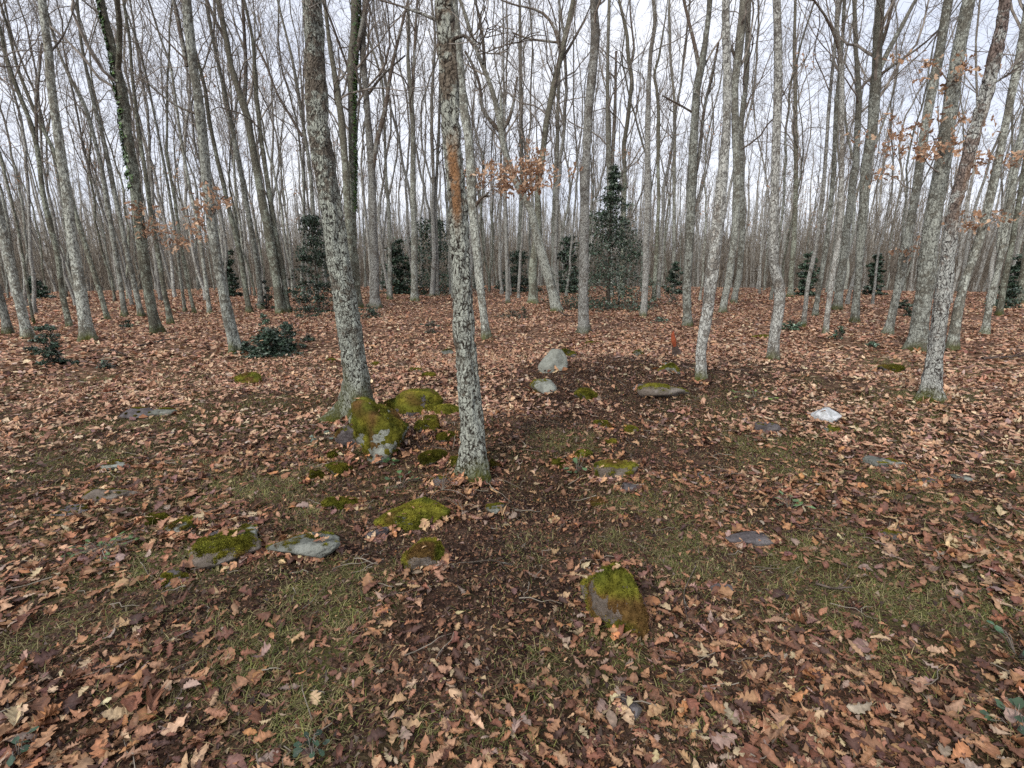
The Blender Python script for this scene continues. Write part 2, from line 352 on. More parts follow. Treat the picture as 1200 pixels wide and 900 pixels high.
# ------------------------------------------------------------------ leaves
def leaf_shape(st):
    """oak leaf: stations along the midrib with half widths of lobes and sinuses"""
    if st in ('hi', 'h2'):
        k = 21 if st == 'hi' else 14
        tt = np.linspace(0, 1, k); env = .29 * np.sin(np.pi * np.clip(tt, 0, 1) ** 1.15) ** .75 + .02
        lob = np.abs(np.sin(np.pi * (tt * 4.6 - .15))) ** .8
        ww = np.where(tt < .12, .018, env * (.42 + .66 * lob)); ww[-1] = .03; sh = .07 * lob * np.sin(np.pi * tt)
    elif st == 'mid':
        tt = [0, .2, .36, .5, .72, 1]; ww = [.03, .12, .23, .10, .27, .05]; sh = [0, 0, .05, 0, .05, 0]
    else:
        tt = [0, .55, 1]; ww = [.06, .30, .12]; sh = [0, 0, 0]
    return np.array(tt), np.array(ww), np.array(sh)
def add_leaves(mb, pos, length, yaw, tilt, tiltdir, colr, st, curl=.5, widthf=None):
    n = len(pos); tt, ww, sh = leaf_shape(st); k = len(tt)
    wf = rng.uniform(.6, 1.2, n) if widthf is None else widthf
    if st in ('hi', 'h2'):   # every leaf gets its own number and depth of lobes
        nb = rng.uniform(2.6, 5.6, (n, 1)); ph = rng.uniform(0, .5, (n, 1)); dp = rng.beta(2.2, 1.4, (n, 1)) * .72; pk = rng.uniform(.8, 1.7, (n, 1))
        env = .29 * np.sin(np.pi * tt[None] ** pk) ** .75 + .02
        lb = [np.abs(np.sin(np.pi * (tt[None] * nb - ph - o_))) ** .8 for o_ in (0, .18)]
        wl = [np.where(tt[None] < .1, .015, env * (1 - dp + dp * l_ * 1.35)) for l_ in lb]
        torn = [1 - .75 * (rng.uniform(0, 1, (n, 1)) < .16) * np.clip(1 - np.abs(tt[None] - rng.uniform(.3, .9, (n, 1))) * 5, 0, 1) for _ in (0, 1)]
        jr = .10; W1 = wl[0] * torn[0]; W2 = wl[1] * torn[1]; shv = .08 * lb[0] * np.sin(np.pi * tt[None])
        wf = wf * np.where(rng.uniform(0, 1, n) < .15, .5, .84)
    else: W1 = W2 = ww[None]; shv = sh[None]; jr = .3
    jit = 1 + rng.uniform(-jr, jr, (n, k, 2))
    x = np.repeat((tt - .5)[None], n, 0)
    xl = x + shv; yl = W1 * jit[:, :, 0] * wf[:, None]; yr = -W2 * jit[:, :, 1] * wf[:, None]
    cvf = np.where(rng.uniform(0, 1, (n, 1)) < .25, 2.3, .8)
    bend = rng.normal(0, curl, n)[:, None] * cvf; fold = rng.normal(.25, curl, n)[:, None] * cvf; tw = rng.normal(0, curl, n)[:, None]
    def zf(xx, yy): return bend * (xx ** 2) * .8 + fold * np.abs(yy) ** 1.3 * 1.0 + tw * xx * yy * 1.2
    side = rng.normal(0, .12, n)[:, None] * x ** 2
    V = np.stack([np.stack([x, 0 * x + side, zf(x, 0 * x)], -1), np.stack([xl, yl + side, zf(xl, yl) + rng.normal(0, .03, (n, k))], -1), np.stack([xl, yr + side, zf(xl, yr) + rng.normal(0, .03, (n, k))], -1)], 2)  # n,k,3,3
    V = V * length[:, None, None, None]
    cy, sy = np.cos(yaw), np.sin(yaw)
    Rz = np.zeros((n, 3, 3)); Rz[:, 0, 0] = cy; Rz[:, 0, 1] = -sy; Rz[:, 1, 0] = sy; Rz[:, 1, 1] = cy; Rz[:, 2, 2] = 1
    ax = np.stack([np.cos(tiltdir), np.sin(tiltdir), 0 * yaw], -1); c, s_ = np.cos(tilt), np.sin(tilt); K = np.zeros((n, 3, 3))
    K[:, 0, 1] = -ax[:, 2]; K[:, 0, 2] = ax[:, 1]; K[:, 1, 0] = ax[:, 2]; K[:, 1, 2] = -ax[:, 0]; K[:, 2, 0] = -ax[:, 1]; K[:, 2, 1] = ax[:, 0]
    Rt = np.eye(3)[None] + s_[:, None, None] * K + (1 - c)[:, None, None] * (K @ K)
    Rm = Rt @ Rz
    V = np.einsum('nij,nkmj->nkmi', Rm, V) + pos[:, None, None, :]
    b = np.arange(n)[:, None] * (k * 3); i = np.arange(k - 1)[None] * 3
    q = np.concatenate([np.stack([b + i, b + i + 3, b + i + 4, b + i + 1], -1), np.stack([b + i, b + i + 2, b + i + 5, b + i + 3], -1)], 1)
    C = np.repeat(colr[:, None, None, :], k, 1).repeat(3, 2).copy()
    if st in ('hi', 'h2'): C[:, :, 0, :] = np.minimum(C[:, :, 0, :] * 1.25 + .02, .9)
    C *= 1 + rng.uniform(-.14, .14, (n, k, 3, 1))
    mb.add(V.reshape(-1, 3), q.reshape(-1, 4), c=C.reshape(-1, 3))

PAL = np.array([(.46, .325, .20), (.39, .225, .13), (.32, .155, .082), (.23, .10, .052), (.14, .055, .032), (.075, .032, .022), (.30, .205, .165), (.38, .17, .07), (.20, .10, .085)])
PW = np.array([.06, .15, .20, .19, .16, .12, .05, .03, .04]); PW = PW / PW.sum()
PAL = PAL * np.array([1.0, 1.02, .97])
def palette(n, light=0.):
    w_ = PW.copy(); w_[:3] *= 1 + light; w_ /= w_.sum()
    c = PAL[rng.choice(len(PAL), n, p=w_)]
    return np.clip(c * rng.uniform(.8, 1.2, (n, 1)) * (1 + rng.normal(0, .05, (n, 3))), .01, .75)

def scatter(r0, r1, dens, half=54, clumps=True, soilk=.88, grassk=.4):
    n = int(dens * .5 * R(2 * half) * (r1 * r1 - r0 * r0) * 1.0)
    r = np.sqrt(rng.uniform(r0 * r0, r1 * r1, n)); a = rng.uniform(-R(half), R(half), n)
    x, y = r * np.sin(a), r * np.cos(a) - (.35 if r0 < 1 else 0)
    p = (1 - soilk * f_soil(x, y)) * (1 - grassk * f_grass(x, y))
    if clumps: p = p * np.clip(.72 + .75 * noise(x * 1.9, y * 1.9, seed=41) + .25 * noise(x * 6, y * 6, seed=42), .15, 1)
    k = rng.uniform(0, 1, n) < p
    return x[k], y[k]
lm = MB()
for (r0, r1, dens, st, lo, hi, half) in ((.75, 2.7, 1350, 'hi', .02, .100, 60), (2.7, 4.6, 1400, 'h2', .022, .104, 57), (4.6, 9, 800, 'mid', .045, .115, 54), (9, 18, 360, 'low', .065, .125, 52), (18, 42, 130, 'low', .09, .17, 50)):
    x, y = scatter(r0, r1, dens, half)
    n = len(x); far = r0 > 4
    big = np.clip(.5 + .5 * noise(x * .8, y * .8, seed=44) + .35 * np.clip(np.abs(x) - .5, 0, 1), 0, 1.2)
    ln = lo + (hi - lo) * rng.beta(1.3, 2.7, n) * (.7 + .5 * big)
    z = ground(x, y) + rng.uniform(.003, .03, n) * (1 if st != 'low' else 1.3)
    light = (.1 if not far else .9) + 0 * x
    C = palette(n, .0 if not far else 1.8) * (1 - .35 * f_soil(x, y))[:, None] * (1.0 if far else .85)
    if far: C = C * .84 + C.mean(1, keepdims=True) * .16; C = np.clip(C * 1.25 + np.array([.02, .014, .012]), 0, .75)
    cv = np.where(rng.uniform(0, 1, n) < .25, 1.4, .6)
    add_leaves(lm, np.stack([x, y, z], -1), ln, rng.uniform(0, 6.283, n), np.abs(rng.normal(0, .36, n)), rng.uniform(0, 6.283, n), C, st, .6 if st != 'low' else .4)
# crumbs: broken leaf fragments lying on the soil
x, y = scatter(.75, 7, 7500, 56, False, .0, .2); n = len(x)
ln = .006 + .026 * rng.beta(1.3, 3, n); yaw = rng.uniform(0, 6.283, n); tl = rng.normal(0, .5, (n, 2))
c_, s_ = np.cos(yaw), np.sin(yaw); base = np.stack([x, y, ground(x, y) + rng.uniform(.002, .012, n)], -1)
e1 = np.stack([c_, s_, tl[:, 0]], -1) * ln[:, None]; e2 = np.stack([-s_, c_, tl[:, 1]], -1) * (ln * rng.uniform(.3, .8, n))[:, None]
V = np.stack([base, base + e1, base + e2 + e1 * rng.uniform(-.2, .9, (n, 1))], 1)
C = palette(n) * rng.uniform(.12, .75, (n, 1)); lm.add(V.reshape(-1, 3), t=np.arange(3 * n).reshape(-1, 3), c=np.repeat(C, 3, 0))

# grass
def blades(mb, x, y, z, ln, wd, colr, lean, segs=3):
    n = len(x); a = rng.uniform(0, 6.283, n) if np.isscalar(lean) or True else 0
    d = np.stack([np.cos(a), np.sin(a), 0 * a], -1); s = np.stack([-np.sin(a), np.cos(a), 0 * a], -1)
    p = np.stack([x, y, z], -1); V = []
    el = lean.copy(); cur = p.copy()
    for i in range(segs + 1):
        wv = wd * (1 - i / segs) * .5 + .0002
        V += [cur - s * wv[:, None], cur + s * wv[:, None]]
        cur = cur + (d * np.cos(el)[:, None] + np.array([0, 0, 1]) * np.sin(el)[:, None]) * (ln / segs)[:, None]
        el = el - rng.uniform(.2, .8, n)
    V = np.stack(V, 1); b = np.arange(n)[:, None] * (2 * (segs + 1)); i = np.arange(segs)[None] * 2
    q = np.stack([b + i, b + i + 1, b + i + 3, b + i + 2], -1)
    mb.add(V.reshape(-1, 3), q.reshape(-1, 4), c=np.repeat(colr, 2 * (segs + 1), 0))
gb = MB()
GP = np.array([(.17, .19, .045), (.23, .23, .065), (.11, .15, .035), (.30, .27, .11), (.38, .32, .16), (.24, .20, .09)])
for r0, r1, dens, lk, wk in ((.8, 4.5, 20000, 1, 1.15), (4.5, 12, 6500, 1.1, 2.0)):
    n = int(dens * .5 * R(112) * (r1 ** 2 - r0 ** 2)); r = np.sqrt(rng.uniform(r0 ** 2, r1 ** 2, n)); a = rng.uniform(-R(56), R(56), n)
    x, y = r * np.sin(a), r * np.cos(a)
    p = f_grass(x, y) ** 1.3 * np.clip(.42 + .7 * noise(x * 3, y * 3, seed=51) + .6 * noise(x * 14, y * 14, seed=52), 0, 1) + .03 * np.clip(noise(x * 4, y * 4, seed=53) + .3, 0, 1)
    k = rng.uniform(0, 1, n) < p; x, y = x[k], y[k]; n = len(x)
    C = GP[rng.choice(len(GP), n, p=[.15, .18, .09, .24, .18, .16])] * rng.uniform(.45, 1.1, (n, 1))
    blades(gb, x, y, ground(x, y), (.02 + .08 * rng.beta(1.2, 2.5, n)) * lk, rng.uniform(.0014, .003, n) * wk, C, rng.uniform(.0, 1.0, n))
o = gb.build('grass', M['grass']); tag(o, 'short thin grass blades growing through the leaf litter', 'grass', kind='stuff')

# fine twigs lying about
tw = MB(); n = 650
r = np.sqrt(rng.uniform(1, 64, n)); a = rng.uniform(-R(52), R(52), n); x, y = r * np.sin(a), r * np.cos(a); th = rng.uniform(0, 6.283, n); ln = rng.uniform(.04, .2, n)
k = 5; P = np.zeros((n, k, 3))
for i in range(k):
    P[:, i, 0] = x + np.cos(th) * ln * i / (k - 1) + rng.normal(0, .006, n); P[:, i, 1] = y + np.sin(th) * ln * i / (k - 1) + rng.normal(0, .006, n)
P[:, :, 2] = ground(P[:, :, 0], P[:, :, 1]) + .02 + rng.uniform(0, .012, (n, k))
tubes(tw, P, np.linspace(1, .4, k)[None] * rng.uniform(.0010, .003, n)[:, None], 5)
o = tw.build('twig_litter', M['brush']); tag(o, 'thin broken twigs scattered over the fallen leaves', 'twigs', kind='stuff')

# ------------------------------------------------------------------ trees
def children(rg, P, Rr, per, tmin, tmax, lfac, ang, k, rfac, up=.15, wig=.12, lmin=.12, persp=None):
    """grow 'per' child branches from each parent path"""
    n, kk, _ = P.shape; m = n * per
    par = np.repeat(np.arange(n), per)
    t = rg.uniform(tmin, tmax, m) * (kk - 1); i0 = np.clip(t.astype(int), 0, kk - 2); f = t - i0
    p0 = P[par, i0] * (1 - f)[:, None] + P[par, i0 + 1] * f[:, None]; r0 = Rr[par, i0] * (1 - f) + Rr[par, i0 + 1] * f
    T = norm(P[par, i0 + 1] - P[par, i0]); plen = np.linalg.norm(np.diff(P, axis=1), axis=2).sum(1)[par]
    rv = norm(rg.normal(0, 1, (m, 3))); side = norm(np.cross(T, rv))
    an = rg.normal(ang, .2, m)[:, None]; d = norm(T * np.cos(an) + side * np.sin(an))
    ln = np.maximum(plen * lfac * rg.uniform(.5, 1.25, m) * (1.15 - .6 * t / (kk - 1)), lmin)
    rad = np.minimum(r0 * .8, r0 * rfac * rg.uniform(.7, 1.1, m) + .001)
    Q = np.zeros((m, k, 3)); Q[:, 0] = p0; cur = p0
    for i in range(1, k):
        d = norm(d + rg.normal(0, wig, (m, 3)) + np.array([0, 0, up]))
        cur = cur + d * (ln / (k - 1))[:, None]; Q[:, i] = cur
    RR_ = rad[:, None] * np.linspace(1, .3, k)[None]
    return Q, RR_

def resample(P, Rr, k):
    P = np.asarray(P, float); s = np.concatenate([[0], np.cumsum(np.linalg.norm(np.diff(P, axis=0), axis=1))])
    u = np.linspace(0, s[-1], k)
    Q = np.stack([np.interp(u, s, P[:, i]) for i in range(3)], -1)
    # soften the corners a little
    for _ in range(2): Q[1:-1] = .5 * Q[1:-1] + .25 * (Q[:-2] + Q[2:])
    return Q, np.interp(u, s, Rr)

def trunk_mesh(P, Rr, sides, seed, flare=.4, rough=.07, fine=0.):
    """one tapered trunk with flared foot and uneven girth; P dense (k,3)"""
    k = len(P); T = norm(np.gradient(P, axis=0)); U = norm(np.cross(T, np.array([[0., 1, 0]]))); V = np.cross(T, U)
    a = np.arange(sides) / sides * 2 * np.pi
    h = (P[:, 2] - P[0, 2] - .15)[:, None]
    Ra = Rr[:, None] * (1 + rough * .9 * noise(np.cos(a)[None] * 2, np.sin(a)[None] * 2, h * 3.3, seed=seed + 7) + rough * 2 * noise(np.cos(a)[None] * 1.3 + 9, np.sin(a)[None] * 1.3 + h * 1.7, seed, seed=seed) + rough * noise(np.cos(a)[None] * 3, np.sin(a)[None] * 3, h * 6, seed=seed + 1))
    Ra = Ra + Rr[:, None] * flare * 1.5 * np.exp(-np.clip(h, 0, 9) / .13) * (1 + .75 * np.cos(a * 3 + seed) + .35 * np.cos(a * 5 + 2 * seed))[None]
    if fine:
        c = P[:, None, :] + Rr[:, None, None] * (np.cos(a)[None, :, None] * U[:, None] + np.sin(a)[None, :, None] * V[:, None])
        nn = 1 - np.abs(noise(c[..., 0] * 26, c[..., 1] * 26, c[..., 2] * 12, seed=seed + 4)) * 2
        n2 = noise(c[..., 0] * 60, c[..., 1] * 60, c[..., 2] * 30, seed=seed + 5)
        Ra = Ra - fine * np.clip(nn, 0, 1) + fine * .35 * n2
    ring = P[:, None, :] + Ra[:, :, None] * (np.cos(a)[None, :, None] * U[:, None] + np.sin(a)[None, :, None] * V[:, None])
    i = np.arange(k - 1)[:, None] * sides; j = np.arange(sides)[None]; j2 = (j + 1) % sides
    q = np.stack([i + j, i + j2, i + sides + j2, i + sides + j], -1).reshape(-1, 4)
    return ring.reshape(-1, 3), q

def resa(A, k=10):
    n, m, c = A.shape; u = np.linspace(0, m - 1.001, k); i = u.astype(int); f = (u - i)[None, :, None]
    return A[:, i] * (1 - f) + A[:, i + 1] * f
def crown_mesh(rg, trunkP, trunkR, h0, nprim, extra=None, dens=1., spread=.28, twigs=True, top_only=None, k1=10):
    mb = MB(); H = trunkP[-1, 2] - trunkP[0, 2]
    tmin = max(.12, min(.8, h0 / H))
    P1, R1 = children(rg, trunkP[None], trunkR[None], nprim, tmin, .99, spread, .62, k1, .36, .12, .27, .5)
    tubes(mb, P1, R1, 5)
    if extra is not None:
        P1 = np.concatenate([P1, extra[0]]); R1 = np.concatenate([R1, extra[1]])
    P2, R2 = children(rg, P1, R1, int(5 * dens), .25, .98, .5, .7, 6, .5, .06, .26, .25)
    R2 = np.maximum(R2, .0035); tubes(mb, P2, R2, 4)
    if twigs:
        P3, R3 = children(rg, P2, R2, int(6 * dens), .2, 1., .55, .65, 4, .55, .03, .32, .15)
        R3 = np.maximum(R3, .0028); tubes(mb, P3, R3, 3)
        return mb, P3, P1
    return mb, P2, P1

def leaf_cluster(mb, c, sz, n, lsz=.075, col=None):
    c = np.asarray(c); p = c + rng.normal(0, 1, (n, 3)) * np.asarray(sz)
    cc = np.array([(.47, .30, .19), (.40, .24, .145), (.53, .37, .25), (.32, .19, .12)])[rng.integers(0, 4, n)] if col is None else col
    add_leaves(mb, p, rng.uniform(.6, 1.15, n) * lsz, rng.uniform(0, 6.28, n), rng.uniform(.4, 1.7, n), rng.uniform(0, 6.28, n), cc * rng.uniform(.75, 1.2, (n, 1)), 'mid', .5)

TG = 'bare oaks of the wood'
LAND = []   # recognisable trees (px, description) used to word the others' labels
heroXY = []
def hero(pts, label, mat='bark_grey', limbs=(), H=15., h0=5., nprim=13, sides=14, dens=1., leaves=(), ivy=None, moss=.15, scar=None, name='oak_tree', fine=0., land=None, basepx=None, flare=.35, step=.12, topw=None):
    """pts: (px,py,width_px) up the trunk as the photo shows it; the tree stands in one vertical slab at its own distance"""
    bx, by, bw = pts[0]; g0 = G(bx, by); Yd = g0[1]
    seed = int(bx * 7 + by) ; rg = np.random.default_rng(seed)
    Pw = [at(px, py, Yd) for px, py, _ in pts]; sq = math.sqrt(1 + (g0[0] / g0[1]) ** 2); wk = .78 if bw < 11 else (.86 if bw < 21 else .97); Rw = [wd * depth(p) / F_PX / 2 / sq * wk for p, (_, _, wd) in zip(Pw, pts)]
    Pw[0] = g0.copy()
    # out-of-plane sway
    sway = rg.normal(0, .05, len(Pw)).cumsum()
    for i_, p in enumerate(Pw):
        if i_: pass
    P = [np.array([*g0[:2], g0[2] - .15])] + Pw; Rr = [Rw[0]] + Rw
    d = norm(P[-1] - P[-2]); d = norm(d * .5 + np.array([0, 0, .6])); cur = P[-1].copy(); r = Rr[-1]; r_end = .018
    top = g0[2] + H
    if cur[2] < top - .5:
        n_ = max(3, int((top - cur[2]) / .7)); r1 = r
        for i_ in range(n_):
            d = norm(d + rg.normal(0, .09, 3) * np.array([1, 1, .3]) + np.array([0, 0, .12])); cur = cur + d * (top - cur[2]) / max(1, (n_ - i_)) / max(d[2], .6)
            P.append(cur.copy()); Rr.append(r1 + (r_end - r1) * ((i_ + 1) / n_) ** .9)
    P = np.array(P); Rr = np.array(Rr); ln = np.linalg.norm(np.diff(P, axis=0), axis=1).sum()
    Pk, Rk = resample(P, Rr, int(ln / step))
    root = empty(name, g0)
    v, q = trunk_mesh(Pk, Rk, sides, seed, flare, .075, fine)
    mb = MB(); mb.add(v, q); hz = v[:, 2] - g0[2]; att = {}
    if moss: att['moss'] = np.clip(1.2 - hz / moss + .5 * noise(v[:, 0] * 9, v[:, 1] * 9, v[:, 2] * 6, seed=3), 0, 1)
    if scar:
        za, zb, amt, face = scar
        ctr = np.repeat(Pk, sides, 0); fr = norm(v - ctr); facing = -fr[:, 1] * math.cos(face) + fr[:, 0] * math.sin(face)
        att['scar'] = amt * np.clip(np.minimum((hz - za) / .15, (zb - hz) / .15) + 1.0 * noise(v[:, 0] * 14, v[:, 1] * 14, v[:, 2] * 5, seed=8), 0, 1) * np.clip((facing - .72 + .25 * noise(v[:, 2] * 5, 0, 0, seed=15)) * 5, 0, 1)
    mb.build('trunk', M[mat], root, origin=g0, att=att)
    if Yd < 14:    # leaves drifted against the foot
        nl_ = int(70 if Yd < 5 else 40); aa = rg.uniform(0, 6.283, nl_); q_ = Rw[0] * rg.uniform(1.0, 2.3, nl_)
        lx, ly = g0[0] + np.cos(aa) * q_, g0[1] + np.sin(aa) * q_
        add_leaves(lm, np.stack([lx, ly, ground(lx, ly) + .01 + np.clip(1.8 * Rw[0] - q_, 0, 1) * .35], -1), rg.uniform(.04, .11, nl_), rg.uniform(0, 6.28, nl_), rg.uniform(.1, .8, nl_), aa + 1.57, palette(nl_), 'h2' if Yd < 5 else 'mid', .6)
    ex = []
    for lb in limbs:
        LP = np.array([at(px, py, Yd + dy) for (px, py, _), dy in zip(lb, np.linspace(0, rg.uniform(-.5, .5), len(lb)))])
        LR = np.array([wd * depth(p) / F_PX / 2 / sq * .9 for p, (_, _, wd) in zip(LP, lb)])
        # limbs cut by the picture's edge go on for a while
        if lb[-1][1] < 30 or lb[-1][0] < 5:
            d = norm(LP[-1] - LP[-2]); c = LP[-1].copy(); addp = []; addr = []
            for i_ in range(4):
                d = norm(d + rg.normal(0, .15, 3) + np.array([0, 0, .15])); c = c + d * .6; addp.append(c.copy()); addr.append(LR[-1] * (1 - .2 * (i_ + 1)))
            LP = np.vstack([LP, addp]); LR = np.concatenate([LR, addr])
        LQ, LRr = resample(LP, LR, 16)
        lm_ = MB(); tubes(lm_, LQ[None], LRr[None], 10); lm_.build('limb', M[mat if lb[0][2] > 6 else 'limb'], root, origin=g0)
        e = resample(LP, LR, 10); ex.append(e)
    extra = (np.array([e[0] for e in ex]), np.array([e[1] for e in ex])) if ex else None
    cm, tips, _ = crown_mesh(rg, Pk[::3] if len(Pk) > 60 else Pk, Rk[::3] if len(Pk) > 60 else Rk, h0, nprim, extra, dens)
    cm.build('crown', M['twig'], root, origin=g0)
    if leaves:
        for (px, py, sx, sy, n_, dY) in leaves:
            dl = MB(); tl = MB()
            c = at(px, py, Yd + dY); s = depth(c) / F_PX
            tr = Pk[np.argmin(np.abs(Pk[:, 2] - (c[2] - .35)))]
            A = [tr + (c - tr) * u + np.array([0, 0, .10 * math.sin(u * 3.14)]) + rg.normal(0, .03, 3) for u in np.linspace(0, 1.15, 8)]
            B = np.array([A]); Rb = np.linspace(.012, .003, 8)[None]; tubes(tl, B, Rb, 5)
            t2, r2 = children(rg, B, Rb, 9, .6, 1, .3, .8, 4, .5); tubes(tl, t2, np.maximum(r2, .002), 3)
            nc = max(3, n_ // 6); cc_ = c + rg.normal(0, 1, (nc, 3)) * np.array([sx * s * .6, max(sx, sy) * s * .4, sy * s * .75])
            for q_ in cc_: leaf_cluster(dl, q_, (.085, .085, .07), 9, .12)
            tw_ = tl.build('leafy_twig', M['twig'], root, origin=g0); dl.build('dry_leaves', M['dry'], tw_, origin=g0)
    if ivy:
        za, zb, nI, face = ivy; iv = MB()
        hzk = Pk[:, 2] - g0[2]; hh = rg.uniform(za, zb, nI); cx = np.stack([np.interp(hh, hzk, Pk[:, i_]) for i_ in range(3)], -1); rr = np.interp(hh, hzk, Rk)
        a = rg.normal(face, .7, nI); off = np.stack([np.cos(a), np.sin(a), 0 * a], -1) * (rr * rg.uniform(1.0, 1.35, nI) + .015)[:, None]
        C = np.array([(.05, .10, .025), (.08, .15, .035), (.035, .065, .02)])[rg.integers(0, 3, nI)] * rg.uniform(.7, 1.3, (nI, 1))
        add_leaves(iv, cx + off, rg.uniform(.05, .10, nI), rng.uniform(0, 6.28, nI), rng.uniform(.6, 1.8, nI), a + 1.57, C, 'low', .2)
        iv.build('ivy', M['green'], root, origin=g0)
    tag(root, label, 'tree', TG)
    heroXY.append((g0[0], g0[1], .2))
    if land: LAND.append((bx, land))
    return root

# nearest two
hero([(420, 490, 38), (418, 450, 34), (411, 400, 33), (403, 350, 32), (395, 300, 29), (388, 250, 27), (382, 215, 27), (374, 150, 27), (369, 75, 27), (366, 0, 27)],
     'stout leaning oak with dark-pitted pale bark rising from a big mossy stone', 'bark_near', H=14, h0=3.6, sides=44, moss=.42, fine=.012, step=.022, land='the dark-pitted oak', flare=.5)
hero([(556, 556, 33), (555, 525, 30), (553, 490, 29), (549, 450, 28), (544, 400, 27), (541, 325, 24), (536, 240, 23), (529, 150, 23), (525, 75, 23), (520, 0, 23)],
     'nearest oak, plated brown bark above with an orange strip of bare wood', 'bark_scar', H=13, h0=3.4, sides=44, moss=.12, scar=(1.55, 2.15, 1., 0), fine=.012, step=.022, land='the bark-scarred oak', flare=.25,
     limbs=[[(521, 28, 5), (505, 15, 4), (480, 10, 3), (455, 3, 2)], [(527, 48, 5), (545, 40, 4), (556, 55, 3.5), (566, 75, 3)]])
hero([(570, 398, 12), (566, 360, 11.5), (562, 330, 11.5), (557, 280, 12), (553, 237, 12), (552, 200, 12), (549, 160, 11), (543, 125, 11), (539, 88, 11), (536, 37, 11), (531, 0, 10)],
     'slim grey oak standing close behind the bark-scarred oak, with a short dead snag', 'bark_grey', H=15, h0=5, limbs=[[(556, 243, 5), (563, 233, 4), (573, 225, 2)]], leaves=[(584, 209, 34, 7, 120, .1), (608, 199, 34, 10, 130, .1), (634, 203, 14, 18, 90, .1), (604, 220, 28, 6, 50, .1)], land='the slim oak with russet leaves')
hero([(653, 366, 13), (648, 345, 13), (642, 322, 13), (635, 298, 12), (628, 275, 11), (625, 255, 10), (618, 237, 9.5), (608, 222, 9), (598, 198, 9), (591, 175, 9.5), (587, 155, 9)],
     'crooked oak leaning left whose trunk splits into three twisting limbs', 'bark_grey', H=6.2, h0=4, nprim=5, land='the crooked forked oak',
     limbs=[[(587, 155, 8), (583, 125, 7), (577, 105, 6.5), (568, 80, 6), (558, 60, 5.5), (553, 52, 5), (552, 30, 4), (540, 3, 4)], [(586, 154, 6), (573, 140, 5), (563, 126, 5), (564, 105, 4), (557, 82, 4), (545, 60, 3)],
            [(588, 153, 6), (597, 140, 5), (603, 115, 3), (606, 90, 2)], [(568, 80, 5), (566, 40, 4), (560, 10, 3.5)]])
hero([(625, 356, 12), (624, 320, 12), (626, 300, 11), (630, 275, 11), (631, 250, 9), (630, 222, 8), (635, 185, 8), (641, 140, 8), (650, 95, 7.5), (658, 62, 7), (664, 37, 7), (672, 0, 7)],
     'curving oak beside the crooked forked oak, its dark upper stem bending right', 'bark_dark', H=14, h0=5,
     limbs=[[(656, 55, 5), (650, 30, 4), (640, 15, 3.5), (622, 8, 2.5), (600, 7, 2)], [(655, 75, 4), (668, 55, 3.5), (676, 40, 3), (687, 20, 2)], [(655, 50, 3), (640, 48, 3), (620, 46, 2.5), (600, 38, 2)]])
hero([(684, 391, 15), (684, 337, 13), (684, 281, 12), (685, 237, 12), (687, 180, 11.5), (690, 125, 11), (695, 75, 11), (698, 44, 12), (695, 0, 10)],
     'straight pale grey oak just left of the holly tree, with a knob high up', 'bark_white', H=16, h0=5.5, land='the straight pale oak')
hero([(821, 447, 13), (821, 412, 15), (828, 372, 17), (834, 320, 18), (840, 270, 16), (844, 230, 15), (848, 190, 14), (851, 150, 13), (852, 100, 12), (851, 50, 12), (850, 0, 12)],
     'white-scabbed oak with a narrow foot in front of the dark soil patch', 'bark_white', H=14, h0=4.2, sides=28, step=.05, fine=.006, land='the white-scabbed oak')
hero([(905, 423, 14), (908, 390, 15), (913, 355, 15), (913, 338, 16), (906, 312, 14), (906, 262, 14), (908, 220, 13), (909, 175, 12), (911, 125, 12), (912, 75, 12), (911, 25, 12), (910, 0, 12)],
     'grey oak with a kinked knotty swelling low on its trunk', 'bark_white', H=14, h0=4.4, sides=24, step=.06, land='the kinked oak')
hero([(1089, 470, 28), (1092, 440, 26), (1098, 400, 24), (1103, 350, 22), (1110, 300, 20), (1116, 250, 19), (1127, 212, 18), (1140, 162, 17), (1155, 112, 18), (1168, 55, 18), (1179, 0, 18)],
     'oak with red-brown flaking upper bark leaning right, nearest on its side', 'bark_red', H=12, h0=3.4, sides=36, step=.03, fine=.01, scar=(1.5, 2.9, .22, .5), land='the red-barked oak', flare=.3,
     limbs=[[(1161, 100, 4), (1180, 88, 3), (1200, 75, 2.5)]])
hero([(1074, 412, 27), (1078, 375, 24), (1085, 325, 23), (1094, 250, 21), (1105, 187, 20), (1115, 110, 19), (1124, 62, 18), (1135, 0, 18)],
     'thick grey oak directly behind the red-barked oak', 'bark_grey', H=14, h0=4.5, leaves=[(1085, 158, 60, 14, 110, -.3), (1062, 172, 25, 10, 30, -.3), (1120, 90, 26, 9, 45, -.2), (1062, 68, 24, 8, 22, 0)], land='the thick grey oak')
hero([(1115, 411, 17), (1121, 375, 15), (1129, 335, 14), (1144, 295, 14), (1156, 250, 13), (1168, 200, 13), (1180, 140, 12), (1192, 80, 12), (1203, 20, 12)],
     'oak with patchy green-white lichen tilting right, just right of the thick grey oak', 'bark_grey', H=13, h0=4.5, leaves=[(1160, 190, 26, 8, 30, 0), (1165, 255, 28, 9, 36, 0), (1190, 193, 22, 8, 30, 0), (1128, 258, 18, 8, 16, 0)])
hero([(1154, 393, 11), (1160, 350, 10), (1171, 312, 10), (1179, 262, 10), (1190, 200, 9), (1200, 140, 9)], 'slender outward-slanting oak between the patchy lichened oak and the right edge oaks', 'bark_grey', H=13)
hero([(1171, 370, 10), (1178, 325, 10), (1186, 287, 9), (1196, 225, 9), (1208, 150, 9)], 'slim oak by the right edge with dark brush behind its foot', 'bark_dark', H=13)
hero([(1196, 357, 12), (1203, 300, 12), (1212, 220, 11)], 'oak trunk cut off by the right edge of the photo', 'bark_dark', H=13)
